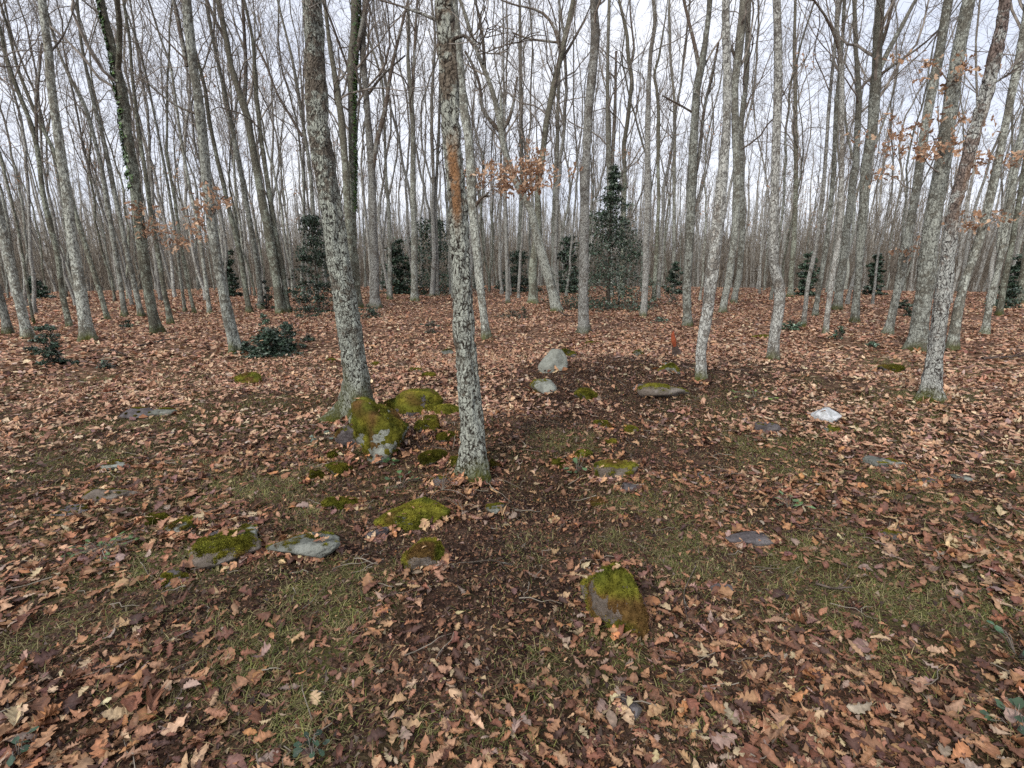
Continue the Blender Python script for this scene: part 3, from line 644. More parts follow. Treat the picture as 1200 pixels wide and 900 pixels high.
hero([(1040, 393, 13), (1047, 360, 12), (1056, 320, 13), (1064, 275, 13), (1074, 220, 13), (1084, 150, 14), (1093, 100, 14), (1101, 62, 14), (1112, 0, 14)],
     'long straight oak slanting right with mossy foot, left of the thick grey oak', 'bark_grey', H=15, h0=5, moss=.15, leaves=[(1065, 294, 10, 8, 14, -.2), (1030, 205, 20, 8, 22, 0)], land='the long slanting oak')
hero([(1001, 379, 11), (1005, 337, 11), (1010, 275, 13), (1014, 200, 15), (1022, 150, 15), (1026, 100, 14), (1029, 50, 13), (1032, 0, 12)],
     'broad oak with several heavy limbs fanning to the right at the top', 'bark_grey', H=14, h0=4.5, limbs=[[(1029, 85, 8), (1040, 60, 7), (1055, 35, 6), (1072, 0, 5)], [(1031, 88, 5), (1055, 70, 3.5), (1080, 55, 3), (1097, 42, 2.5), (1112, 20, 2)], [(1030, 60, 6), (1040, 35, 5), (1046, 0, 5)]], land='the many-limbed oak')
hero([(980, 363, 13), (986, 325, 12), (995, 250, 11), (1003, 190, 10), (1007, 110, 8), (1003, 60, 6), (1001, 0, 6)], 'oak left of the many-limbed oak, with a mossy elbow where a limb leaves', 'bark_grey', H=14, limbs=[[(1006, 108, 4), (1015, 96, 4), (1024, 88, 4)]])
hero([(967, 392, 9), (971, 355, 8), (976, 320, 8), (983, 280, 8), (986, 225, 8), (987, 150, 8), (986, 75, 8), (980, 37, 8), (982, 0, 7)], 'slim wavy oak in front of the elbowed oak, closest of that cluster', 'bark_white', H=14, limbs=[[(984, 60, 5), (975, 30, 4), (962, 10, 3), (953, 0, 3)]])
hero([(941, 385, 7), (947, 330, 7), (957, 287, 6), (965, 225, 6), (971, 130, 6), (976, 75, 5)], 'thin pale oak leaning right between the kinked oak and the slim wavy oak', 'bark_white', H=12)
hero([(954, 371, 8), (962, 325, 8), (970, 280, 7), (977, 200, 7), (980, 120, 6)], 'thin oak just behind the thin pale leaning oak', 'bark_grey', H=13)
hero([(926, 348, 9), (930, 287, 8), (933, 225, 7), (932, 125, 6), (931, 50, 5), (932, 0, 4.5)], 'thin upright dark-stemmed oak just right of the kinked oak', 'bark_dark', H=15)
hero([(846, 366, 10), (855, 325, 11), (861, 275, 11), (864, 225, 11), (862, 150, 11), (861, 100, 12), (866, 60, 13), (872, 0, 13)], 'oak whose foot shows right behind the white-scabbed oak, swelling at the top', 'bark_grey', H=15, limbs=[[(864, 75, 4), (857, 55, 4), (850, 45, 3)]])
hero([(859, 356, 9), (867, 320, 9), (870, 275, 9), (868, 212, 9), (868, 150, 8), (874, 100, 8), (876, 50, 8), (877, 0, 8)], 'narrow oak in the second row behind the white-scabbed oak', 'bark_grey', H=15)
hero([(806, 383, 11), (805, 340, 12), (807, 300, 12), (809, 250, 13), (811, 200, 13), (813, 150, 11), (817, 100, 10), (821, 82, 10), (826, 55, 8), (830, 25, 7), (832, 0, 7)],
     'forked grey oak left of the white-scabbed oak, a thin twin stem at its foot', 'bark_grey', H=15, limbs=[[(820, 84, 6), (815, 55, 5), (807, 25, 4), (801, 0, 4)], [(810, 230, 5), (820, 180, 5), (825, 125, 4), (835, 87, 3.5), (842, 50, 3)], [(812, 132, 3), (795, 122, 2.5), (776, 112, 2)]], land='the twin-stemmed oak')
hero([(754, 372, 9), (756, 337, 9), (757, 287, 9), (759, 237, 9), (759, 150, 8), (760, 100, 7), (763, 55, 6), (768, 28, 6), (766, 0, 6)], 'slender grey oak just right of the holly tree, green tuft at its foot', 'bark_white', H=16, h0=6, land='the slender oak right of the holly')
hero([(766, 353, 6), (769, 300, 6), (772, 240, 5), (771, 187, 5), (772, 137, 5), (770, 105, 4), (766, 87, 4), (772, 68, 3.5)], 'thin zigzag oak just behind the slender oak right of the holly', 'bark_dark', H=11)
hero([(728, 349, 8), (730, 280, 7), (732, 212, 7), (731, 170, 6), (736, 137, 6), (741, 95, 6), (736, 65, 5), (735, 42, 5), (729, 15, 5), (725, 0, 4)], 'wriggling dark oak stem rising behind the right side of the holly tree', 'bark_dark', H=13, limbs=[[(739, 75, 4), (745, 62, 3), (741, 40, 2.5), (738, 10, 2)]])
hero([(716, 349, 8), (714, 280, 8), (714, 212, 8), (712, 125, 6), (712, 75, 5), (714, 0, 4.5)], 'upright oak rising straight above the top of the holly tree', 'bark_grey', H=16, limbs=[[(717, 200, 5), (721, 120, 4), (722, 60, 3)]])
hero([(789, 341, 6), (790, 280, 5), (790, 212, 5), (791, 125, 4.5), (786, 75, 4), (784, 12, 4)], 'very thin upright oak left of the twin-stemmed oak', 'bark_grey', H=16)
hero([(607, 341, 7), (609, 280, 6), (611, 225, 6), (611, 150, 5.5), (610, 75, 5), (609, 0, 4)], 'thin upright oak seen behind the cluster of russet leaves', 'bark_grey', H=17)
hero([(595, 356, 6), (594, 310, 5), (593, 250, 5), (591, 200, 4)], 'thin pale oak sapling left of the crooked forked oak', 'bark_white', H=11)
hero([(648, 343, 8), (649, 290, 7), (650, 230, 7), (653, 170, 6), (654, 120, 5), (656, 60, 4)], 'slim oak behind the foot of the crooked forked oak', 'bark_grey', H=15)
# left half
hero([(11, 393, 14), (4, 362, 14), (-4, 335, 14), (-12, 300, 14), (-20, 260, 13)], 'leftmost oak, its foot in the corner and its stem leaving the photo', 'bark_grey', H=12, h0=5)
hero([(33, 397, 17), (22, 350, 16), (12, 310, 16), (3, 270, 15), (-6, 230, 15)], 'oak leaning out of the left edge, second from it, moss at its foot', 'bark_grey', H=12, h0=5, moss=.12, land='the oak leaning off the left edge')
hero([(103, 400, 20), (97, 355, 17), (90, 312, 16), (84, 275, 15), (79, 232, 14.5), (75, 210, 14), (67, 150, 13), (60, 100, 13), (57, 62, 12.5), (52, 30, 12), (50, 0, 12)],
     'tall green-grey oak at left with bright moss round its foot', 'bark_grey', H=15, h0=5, sides=20, moss=.18, land='the mossy-footed oak', limbs=[[(60, 60, 3), (72, 50, 2.5), (82, 25, 2)]])
hero([(184, 391, 17), (176, 350, 15), (168, 300, 15), (161, 250, 14.5), (157, 210, 14.5), (150, 162, 14.5), (144, 112, 14), (137, 82, 13), (131, 50, 10), (123, 22, 9), (119, 0, 8)],
     'oak at left with ivy up one side and a high fork', 'bark_dark', H=14, h0=4.6, sides=20, ivy=(2.8, 7.5, 800, 3.4), limbs=[[(138, 85, 8), (141, 62, 8), (140, 25, 8), (139, 0, 8)], [(122, 20, 3), (112, 12, 3), (95, 0, 2.5)]], leaves=[(158, 246, 14, 8, 16, -.2), (165, 262, 10, 6, 8, 0), (205, 278, 44, 10, 60, 0), (186, 262, 10, 6, 10, 0), (222, 270, 16, 10, 20, 0)], land='the ivy-sided forked oak')
hero([(277, 413, 18), (266, 365, 16), (256, 312, 15), (250, 275, 14.5), (243, 225, 14.5), (238, 165, 14.5), (234, 120, 13), (226, 75, 13), (222, 37, 13), (219, 0, 13)],
     'pale-footed oak beside the low holly bush, one dead branch to the left', 'bark_grey', H=14, h0=4.4, sides=22, step=.06, land='the oak beside the low holly bush',
     limbs=[[(229, 133, 4), (215, 128, 3.5), (200, 120, 3), (185, 108, 2.5), (168, 92, 2), (150, 82, 1.5)], [(219, 78, 6), (213, 45, 6), (208, 20, 6), (204, 0, 5)], [(227, 80, 3), (210, 60, 2.5), (190, 45, 2), (170, 20, 1.5)]], leaves=[(242, 236, 12, 8, 16, -.2), (256, 240, 12, 7, 14, -.2), (232, 262, 6, 6, 5, 0)])
hero([(330, 368, 14), (325, 337, 13), (319, 300, 12), (311, 255, 11), (304, 220, 10), (299, 192, 10), (291, 140, 10), (285, 122, 10), (278, 100, 8), (270, 75, 7.5), (265, 45, 7.5), (257, 10, 7), (255, 0, 7)],
     'dark high-forked oak with a close twin, left of the tall holly', 'bark_dark', H=14, h0=4.6, limbs=[[(286, 124, 6), (289, 87, 5), (287, 50, 4.5), (284, 0, 4)], [(266, 48, 5), (255, 30, 4), (245, 8, 4)]], land='the dark high-forked oak')
hero([(338, 367, 9), (332, 325, 9), (324, 280, 8), (316, 230, 8), (307, 170, 7), (300, 110, 6), (297, 50, 5)], 'close twin standing at the right foot of the dark high-forked oak', 'bark_dark', H=14)
hero([(293, 366, 9), (288, 340, 9), (279, 287, 8), (266, 237, 7), (261, 212, 7), (252, 175, 6), (245, 142, 6), (240, 100, 5)], 'thin oak stem slanting up behind the oak beside the low holly bush', 'bark_dark', H=13)
hero([(201, 381, 9), (193, 345, 8), (187, 307, 8), (181, 275, 8), (175, 237, 7), (170, 200, 7), (162, 150, 6), (155, 90, 5)], 'dark-footed oak stem just right of the ivy-sided forked oak', 'bark_dark', H=14)
hero([(126, 376, 9), (118, 345, 9), (110, 318, 9), (99, 285, 8), (88, 250, 8), (78, 215, 8), (62, 175, 7), (40, 130, 6), (20, 80, 5)], 'dark oak strongly leaning left, crossing behind the mossy-footed oak', 'bark_dark', H=9, h0=3.5)
hero([(82, 384, 9), (73, 345, 9), (68, 300, 9), (58, 262, 9), (50, 225, 8.5), (44, 175, 8), (37, 145, 7), (20, 105, 7), (8, 70, 6), (-2, 25, 5)], 'dark forked oak just left of the mossy-footed oak', 'bark_dark', H=12, limbs=[[(43, 165, 5), (42, 120, 4.5), (46, 85, 4), (49, 50, 3)]])
hero([(147, 371, 9), (142, 337, 8), (137, 307, 8), (132, 275, 8), (125, 237, 7), (120, 200, 7), (110, 160, 7), (100, 125, 6), (80, 87, 6), (67, 57, 5)], 'oak curving left between the mossy-footed and ivy-sided oaks, nearer of two', 'bark_grey', H=11)
hero([(166, 371, 9), (158, 337, 9), (150, 300, 8), (142, 262, 8), (135, 230, 8), (122, 165, 7), (112, 130, 6), (105, 100, 6), (95, 50, 5), (90, 0, 5)], 'oak immediately left of the ivy-sided forked oak, standing a little further back', 'bark_grey', H=14)
hero([(40, 381, 5), (32, 337, 5), (27, 300, 5), (20, 262, 4.5), (10, 220, 4), (0, 180, 4)], 'very thin oak pole between the edge oaks and the mossy-footed oak', 'bark_dark', H=10)
hero([(246, 368, 7), (242, 337, 6), (237, 300, 6), (232, 262, 6), (222, 220, 5), (212, 162, 4.5), (207, 125, 4), (200, 75, 4), (188, 45, 3.5)], 'thin oak behind the oak beside the low holly bush, on its left', 'bark_grey', H=12)
hero([(217, 366, 5), (212, 330, 5), (207, 285, 5), (199, 230, 4.5), (190, 180, 4), (178, 120, 3.5)], 'thin sapling oak left of a near-identical one, under the dry leaves', 'bark_grey', H=11)
hero([(228, 367, 6), (221, 337, 5), (214, 300, 5), (206, 240, 4.5), (195, 180, 4)], 'thin sapling oak right of a near-identical one, dark at the foot', 'bark_dark', H=11)
hero([(418, 362, 15), (416, 325, 14), (412, 275, 13), (413, 225, 10), (413, 170, 10), (412, 125, 10), (412, 80, 12), (416, 37, 12), (416, 0, 11)],
     'ivy-covered dark oak seen just right of the dark-pitted oak', 'bark_dark', H=14, h0=4.6, ivy=(3.0, 10.5, 2000, 0.2), land='the ivy-covered oak', limbs=[[(414, 78, 6), (420, 50, 6), (427, 20, 6), (431, 0, 6)], [(408, 80, 3), (395, 45, 3), (385, 15, 3)]])
hero([(409, 364, 11), (410, 320, 10), (409, 270, 10), (406, 212, 9.5), (400, 137, 9), (392, 87, 7.5), (386, 50, 6), (381, 5, 5)], 'dark oak half hidden behind the dark-pitted oak', 'bark_dark', H=14)
hero([(440, 361, 14), (439, 312, 12), (437, 262, 11), (436, 212, 10), (434, 175, 9), (430, 125, 9), (427, 87, 8), (425, 62, 8), (427, 25, 7), (428, 0, 7)],
     'pale oak right of the ivy-covered oak with a dark limb curving up from it', 'bark_white', H=14, land='the pale oak with a dark limb', limbs=[[(437, 200, 6), (440, 165, 6), (450, 142, 6), (456, 100, 5), (457, 80, 5), (465, 55, 4), (472, 25, 3.5)], [(432, 110, 4), (445, 92, 3), (457, 80, 2.5), (475, 65, 2)], [(430, 120, 4), (420, 95, 3.5), (412, 60, 3)]])
hero([(486, 353, 10), (485, 312, 9), (486, 275, 9), (484, 237, 8), (484, 150, 7), (481, 107, 7), (478, 70, 5), (479, 25, 5), (478, 0, 4)], 'upright grey oak left of the two in front of dark evergreens', 'bark_grey', H=16, limbs=[[(484, 105, 4), (486, 50, 3.5), (489, 0, 3)]], land='the upright oak before the evergreens')
hero([(506, 348, 7), (509, 300, 7), (507, 250, 6), (508, 212, 5), (506, 162, 5), (506, 112, 4.5), (510, 50, 4)], 'left stem of a close pair standing before the dark evergreens', 'bark_white', H=15)
hero([(512, 348, 6), (512, 300, 6), (510, 240, 5), (514, 160, 4), (516, 90, 4)], 'right stem of a close pair standing before the dark evergreens', 'bark_white', H=14)
hero([(457, 351, 7), (457, 300, 6), (456, 250, 6), (452, 200, 4), (450, 120, 4)], 'thin grey oak between the dark-limbed pale oak and the evergreens', 'bark_grey', H=14)
hero([(372, 355, 6), (369, 290, 6), (365, 212, 5.5), (360, 175, 5.5), (352, 125, 5), (347, 95, 5), (341, 62, 4), (330, 20, 3.5)], 'slim oak rising out of the tall holly with a long arching left branch', 'bark_grey', H=13, limbs=[[(354, 160, 4), (340, 135, 3.5), (325, 112, 3), (312, 75, 3), (300, 52, 2.5)]])
hero([(307, 363, 9), (303, 320, 9), (297, 280, 8), (288, 235, 8), (276, 170, 7), (264, 110, 6), (252, 60, 5), (243, 10, 5)], 'straight oak leaning left, first one left of the dark high-forked oak', 'bark_grey', H=14)
LAND.sort()

# ---- background oaks: a few grown individuals, each copied with its parts
protos = []
def proto(seed, mat, H, r, h0, npr, dry=0):
    rg = np.random.default_rng(seed); k = int(H / .45); z = np.linspace(-.15, H, k)
    amp = rg.uniform(.15, .4); ph = rg.uniform(0, 6, 4)
    x = amp * (np.sin(z * .45 + ph[0]) - math.sin(ph[0])) * (z / H) ** .6.__float__() if False else amp * np.sin(z * rg.uniform(.3, .6) + ph[0]) * np.clip(z, 0, 9) / 5
    y = amp * np.sin(z * rg.uniform(.3, .6) + ph[1]) * np.clip(z, 0, 9) / 5
    x = x + np.cumsum(rg.normal(0, .035, k)); y = y + np.cumsum(rg.normal(0, .035, k)); x -= x[0]; y -= y[0]
    P = np.stack([x, y, z], -1); P[0, :2] = P[1, :2]
    Rr = r * (1 - .86 * np.clip(z / H, 0, 1) ** .85) + .004
    root = empty('oak_tree', (0, 0, 0))
    v, q = trunk_mesh(P, Rr, 9, seed, .3, .06); mb = MB(); mb.add(v, q); mb.build('trunk', M[mat], root)
    # one or two heavy forks
    nf = int(rg.integers(1, 3)); Pf, Rf = children(rg, P[None], Rr[None], nf, .35, .6, .36, .4, 9, .5, .12, .16)
    fm = MB(); tubes(fm, Pf, Rf, 7)
    cm, tips, P1 = crown_mesh(rg, P, Rr, h0, npr, (resa(Pf), resa(Rf[..., None])[..., 0]), 1.0, .2)
    cm.v += []; tubes(cm, Pf, Rf, 6)
    cm.build('crown', M['twig'], root)
    if dry:
        dl = MB(); src = P1[P1[:, -1, 2] < h0 + 4.5]
        for b_ in src[:dry]: leaf_cluster(dl, b_[-3], (.3, .3, .15), 26, .1)
        if dl.n: dl.build('dry_leaves', M['dry'], root)
    return root
cfg = [('bark_grey', 15, .095, 4.5, 14, 0), ('bark_white', 16, .09, 5, 13, 0), ('bark_grey', 14, .075, 3.2, 14, 3), ('bark_white', 15, .085, 4, 14, 0), ('bark_white', 13, .065, 3.5, 12, 0), ('bark_white', 16, .11, 5, 15, 0),
       ('bark_grey', 12, .055, 2.8, 12, 2), ('bark_white', 15, .10, 4.5, 14, 0), ('bark_dark', 13, .06, 3, 13, 0), ('bark_grey', 11, .045, 2.4, 12, 2), ('bark_white', 14, .08, 4, 14, 0), ('bark_grey', 15, .105, 4, 15, 0)]
for i_, c in enumerate(cfg): protos.append(proto(500 + i_, c[0], c[1], c[2] * .68, *c[3:]))
used = [False] * len(protos)
placed = [(a, b) for a, b, _ in heroXY]
bgtrees = []
HOLLY = G(713, 361)
tries = 0; NB = 300 - len(heroXY) - 2
while len(bgtrees) < NB and tries < 40000:
    tries += 1
    d = math.sqrt(random.uniform(20 ** 2, 48 ** 2)); a = R(random.uniform(-49, 49)); x, y = d * math.sin(a), d * math.cos(a)
    if abs(x) / y > 1.07: continue
    z = float(ground(x, y)); px, py = proj(x, y, z)
    if y < HOLLY[1] + .8 and 655 < px < 765: continue
    if y < 20 and 440 < px < 760: continue
    if min((x - u) ** 2 + (y - v_) ** 2 for u, v_ in placed) < 1.45 ** 2: continue
    placed.append((x, y)); bgtrees.append((x, y, z, px, d))
ORD = ['first', 'second', 'third', 'fourth', 'fifth', 'sixth', 'seventh', 'eighth', 'ninth', 'tenth', 'eleventh', 'twelfth', 'thirteenth', 'fourteenth', 'fifteenth', 'sixteenth']
cells = {}
for tr in bgtrees:
    gap = sum(1 for p, _ in LAND if p < tr[3]); band = 0 if tr[4] < 27 else (1 if tr[4] < 37 else 2)
    cells.setdefault((gap, band), []).append(tr)
BN = ['nearer', 'middle-distance', 'distant']
for (gap, band), lst in cells.items():
    lst.sort(key=lambda t: t[3])
    for i_, (x, y, z, px, d) in enumerate(lst):
        pi = random.randrange(len(protos)); root = protos[pi]
        if not used[pi]: used[pi] = True; o = root
        else:
            o = root.copy(); COL.objects.link(o)
            for ch in root.children:
                c = ch.copy(); COL.objects.link(c); c.parent = o
        o.location = (x, y, z); s = random.uniform(.85, 1.2); o.scale = (s, s, s * random.uniform(.95, 1.1))
        o.rotation_euler = (random.gauss(0, .03), random.gauss(0, .035), random.uniform(0, 6.283))
        if gap == 0: where = 'left of ' + LAND[0][1]
        elif gap == len(LAND): where = 'right of ' + LAND[-1][1]
        else: where = 'right of ' + LAND[gap - 1][1]
        o_ = ORD[i_] if i_ < len(ORD) else 'last'
        tag(o, f'{o_} from left of {BN[band]} oaks {where}', 'tree', TG)
for u_, p_ in zip(used, protos):
    if not u_:
        for ch in list(p_.children): bpy.data.objects.remove(ch)
        bpy.data.objects.remove(p_)

# ---- the far-off wood that reads as one grey-brown mass
rgf = np.random.default_rng(99); fw = MB(); NT = 2200
d = np.sqrt(rgf.uniform(47.5 ** 2, 150 ** 2, NT)); a = rgf.uniform(-R(52), R(52), NT); x, y = d * np.sin(a), d * np.cos(a); z = ground(x, y)
H = rgf.uniform(8, 15, NT) + .038 * np.clip(d - 36, 0, 200) * .9; k = 9
s = np.linspace(0, 1, k)[None]; lean = rgf.normal(0, .035, (NT, 2))
P = np.stack([x[:, None] + lean[:, :1] * s * H[:, None] + rgf.normal(0, .07, (NT, k)), y[:, None] + lean[:, 1:] * s * H[:, None], z[:, None] - .2 + s * H[:, None]], -1)
Rr = rgf.uniform(.06, .15, NT)[:, None] * (1 - .85 * s) + .006
tubes(fw, P, Rr, 5)
P1, R1 = children(rgf, P, Rr, 13, .22, .98, .17, .6, 4, .42, .2, .12); R1 = np.maximum(R1, .009); tubes(fw, P1, R1, 3)
P2, R2 = children(rgf, P1, R1, 4, .2, 1, .55, .6, 4, .55, .06, .28); R2 = np.maximum(R2, .006); tubes(fw, P2, R2, 3)
o = fw.build('distant_woodland', M['far']); tag(o, 'distant mass of grey bare oak trunks and brown twigs', 'woodland', kind='stuff')

fw = MB(); NT = 4800
d = np.sqrt(rgf.uniform(40 ** 2, 115 ** 2, NT)); a = rgf.uniform(-R(52), R(52), NT); x, y = d * np.sin(a), d * np.cos(a); z = ground(x, y)
H = 1.5 + 7 * rgf.beta(1.2, 2., NT) + .038 * np.clip(d - 36, 0, 200); k = 6; s_ = np.linspace(0, 1, k)[None]
P = np.stack([x[:, None] + rgf.normal(0, .1, (NT, k)) + rgf.normal(0, .6, (NT, 1)) * s_, y[:, None] + rgf.normal(0, .1, (NT, k)), z[:, None] - .1 + s_ * H[:, None]], -1)
Rr = rgf.uniform(.02, .045, NT)[:, None] * (1 - .8 * s_) + .006; tubes(fw, P, Rr, 3)
P1, R1 = children(rgf, P, Rr, 9, .05, .98, .34, .6, 4, .6, .12, .16); R1 = np.maximum(R1, .010); tubes(fw, P1, R1, 3)
P2, R2 = children(rgf, P1, R1, 4, .1, 1, .6, .7, 3, .7, .06, .2); R2 = np.maximum(R2, .008); tubes(fw, P2, R2, 3)
o = fw.build('distant_brush', M['brush']); tag(o, 'brown twiggy saplings and brush filling the wood beyond the clearing', 'brush', kind='stuff')

# ------------------------------------------------------------------ evergreens and bushes
EV = np.array([(.024, .045, .028), (.04, .07, .042), (.06, .095, .058), (.11, .15, .11), (.018, .032, .020)])
def evergreen(px, py, wpx, hpx, label, name='holly_tree', nl=5000, cone=True, cat='tree', group='evergreens of the understorey', stems=1, leaf=.07, bright=1., bottom=.05, basew=1.):
    g0 = G(px, py); sc = depth(g0) / F_PX; W = wpx * sc * .5; H = hpx * sc; rg = np.random.default_rng(int(px * 3 + py))
    root = empty(name, g0); tm = MB()
    for i_ in range(stems):
        k = 8; s = np.linspace(0, 1, k); ln = rg.normal(0, .12 if stems > 1 else .02, 2) * (3 if stems > 2 else 1)
        P = np.stack([g0[0] + ln[0] * s * H * .5 + rg.normal(0, .01, k), g0[1] + ln[1] * s * H * .5, g0[2] - .05 + s * H * .95], -1)[None]
        Rr = (np.linspace(1, .12, k) * max(.008, H * .016))[None]; tubes(tm, P, Rr, 8)
        nb = int(26 * (1 if cone else .6)); Pb, Rb = children(rg, P, Rr, nb, .06, .96, .3 if cone else .45, 1.15 if cone else .7, 5, .4, .03, .1); 
        tubes(tm, Pb, np.maximum(Rb, .003), 4)
    tm.build('stem', M['limb'], root, origin=g0)
    lm_ = MB(); n_ = nl
    # leaf sprays: clumps spread unevenly through the crown volume
    nc = max(14, nl // 34); u = rg.uniform(bottom, 1, nc) ** (1.35 if cone else 1.35)
    prof = (np.clip((1.0 - u), 0, 1) ** 1.15 * np.clip(u * 7 + .4, .65, 1) * 1.2 + .03) if cone else np.sqrt(np.clip(1.03 - u ** 1.4, .03, 1))
    aa = rg.uniform(0, 6.283, nc)
    if not cone: u = u * (1 - .45 * np.clip(noise(np.cos(aa) * 1.5 + px, np.sin(aa) * 1.5, 0, seed=61), 0, 1)) ** .9; prof = prof * (1 + .4 * noise(np.cos(aa) * 2 + px, np.sin(aa) * 2, u * 3, seed=62))
    rr = np.sqrt(rg.uniform(.05, 1, nc)) * prof * W * rg.uniform(.6, 1.35, nc)
    c = np.stack([g0[0] + rr * np.cos(aa), g0[1] + rr * np.sin(aa), g0[2] + u * H - .12 * rr], -1)
    idx = rg.integers(0, nc, n_); cs = (W * (.15 - .12 * u) if cone else np.full(nc, W * .13))[idx][:, None]
    p = c[idx] + rg.normal(0, 1, (n_, 3)) * cs * np.array([1, 1, .45]); p[:, 2] = np.maximum(p[:, 2], ground(p[:, 0], p[:, 1]) + .03)
    tone = rg.uniform(.7, 1.3, nc)[idx]
    C = EV[rg.integers(0, 5, n_)] * tone[:, None] * bright
    add_leaves(lm_, p, rg.uniform(.7, 1.3, n_) * leaf, rg.uniform(0, 6.28, n_), rg.uniform(0, 1.5, n_), rg.uniform(0, 6.28, n_), C, 'low', .3)
    lm_.build('foliage', M['green'], root, origin=g0)
    tag(root, label, cat, group); return root
evergreen(713, 362, 116, 158, 'conical dark holly tree standing alone in the clearing beside the straight pale oak', nl=12500, leaf=.07, bottom=.03)
evergreen(374, 366, 58, 108, 'tall dense holly half hidden behind the dark-pitted oak', nl=5200, leaf=.075, cone=False, bottom=.0, bright=.85)
evergreen(508, 343, 100, 82, 'wide dark evergreen behind the close pair of oak stems', nl=5500, leaf=.12, cone=False, bottom=0)
evergreen(468, 345, 36, 62, 'evergreen behind the thin grey oak, left neighbour of the wide dark evergreen', nl=3500, leaf=.13, cone=False, bottom=0)
evergreen(605, 342, 40, 50, 'low dark evergreen behind the pale oak sapling', nl=3500, leaf=.12, cone=False, bottom=0)
evergreen(665, 343, 34, 66, 'dark evergreen seen between the crooked forked oak and the straight pale oak', nl=4000, leaf=.12, cone=False, bottom=0)
evergreen(273, 348, 20, 55, 'narrow dark evergreen behind the oak beside the low holly bush', nl=3000, leaf=.12, cone=False, bottom=0)
evergreen(42, 350, 28, 26, 'rounded dark bush far off near the left edge', 'evergreen_bush', nl=1600, leaf=.11, cone=False, cat='bush', bottom=0)
evergreen(1022, 346, 20, 46, 'narrow dark evergreen between the many-limbed oak and the long slanting oak', nl=2500, leaf=.13, cone=False, bottom=0)
evergreen(944, 347, 26, 50, 'dull green evergreen behind the thin pale leaning oak', nl=2200, leaf=.13, cone=False, bottom=0, bright=1.3)
evergreen(1184, 350, 24, 55, 'dark evergreen by the right edge behind the slim oaks', nl=2600, leaf=.13, cone=False, bottom=0)
evergreen(790, 345, 24, 40, 'small dark evergreen behind the very thin upright oak', nl=1600, leaf=.12, cone=False, bottom=0)
SH = 'low evergreen bushes on the forest floor'
def bush(px, py, w_, h_, label, n_=900, leaf=.05, **k_): return evergreen(px, py, w_, h_, label, 'holly_bush', nl=n_, cone=False, cat='bush', group=SH, stems=4, leaf=leaf, bottom=0, **k_)
bush(318, 417, 46, 34, 'low spreading blue-green holly bush right of the pale-footed oak', 2600)
bush(337, 409, 28, 32, 'upright blue-green holly bush, right partner of the low spreading one', 1500)
bush(60, 428, 36, 46, 'sparse holly bush alone on the leaves at the far left', 1100)
bush(289, 412, 20, 16, 'small dark sprig clump at the foot of the pale-footed oak', 400)
bush(310, 382, 18, 14, 'low bright green bush before the dark high-forked oak', 420, bright=1.8)
bush(313, 362, 16, 34, 'dark shrub left of the dark high-forked oak', 700, leaf=.07)
bush(362, 371, 30, 14, 'low dark shrub under the tall holly', 700)
bush(362, 400, 16, 8, 'small sprig right of the blue-green holly bushes', 160)
bush(434, 372, 34, 14, 'low leafy shrub round the foot of the dark-limbed pale oak', 600)
bush(505, 383, 20, 7, 'tiny dark seedling cluster left of the bark-scarred oak', 110)
bush(505, 391, 16, 5, 'tiniest green seedling cluster, nearer of two left of the bark-scarred oak', 70)
bush(600, 372, 28, 9, 'low seedling patch left of the crooked forked oak\'s foot', 220)
bush(614, 374, 10, 14, 'small upright seedling near the crooked forked oak\'s foot', 120)
bush(772, 379, 26, 7, 'pale green seedling patch right of the slender oak beside the holly', 200, bright=2.0)
bush(787, 357, 12, 22, 'small upright green shrub left of the twin-stemmed oak', 260)
bush(926, 387, 24, 14, 'bright green tuft right of the kinked oak', 400, bright=2.2)
bush(982, 398, 13, 16, 'bright green seedling between two slim oaks', 220, bright=2.0)
bush(1022, 406, 14, 5, 'flat green seedling left of the long slanting oak', 120, bright=2.2)
bush(1062, 371, 20, 22, 'dull green shrub behind the thick grey oak', 600, leaf=.07)
bush(1181, 362, 44, 26, 'low dark thicket at the foot of the slim edge oaks', 1200, leaf=.08)
bush(124, 432, 14, 9, 'small grey-green sprig between the two left oaks', 90)
bush(150, 385, 16, 12, 'dark little shrub behind the curving oak', 200)

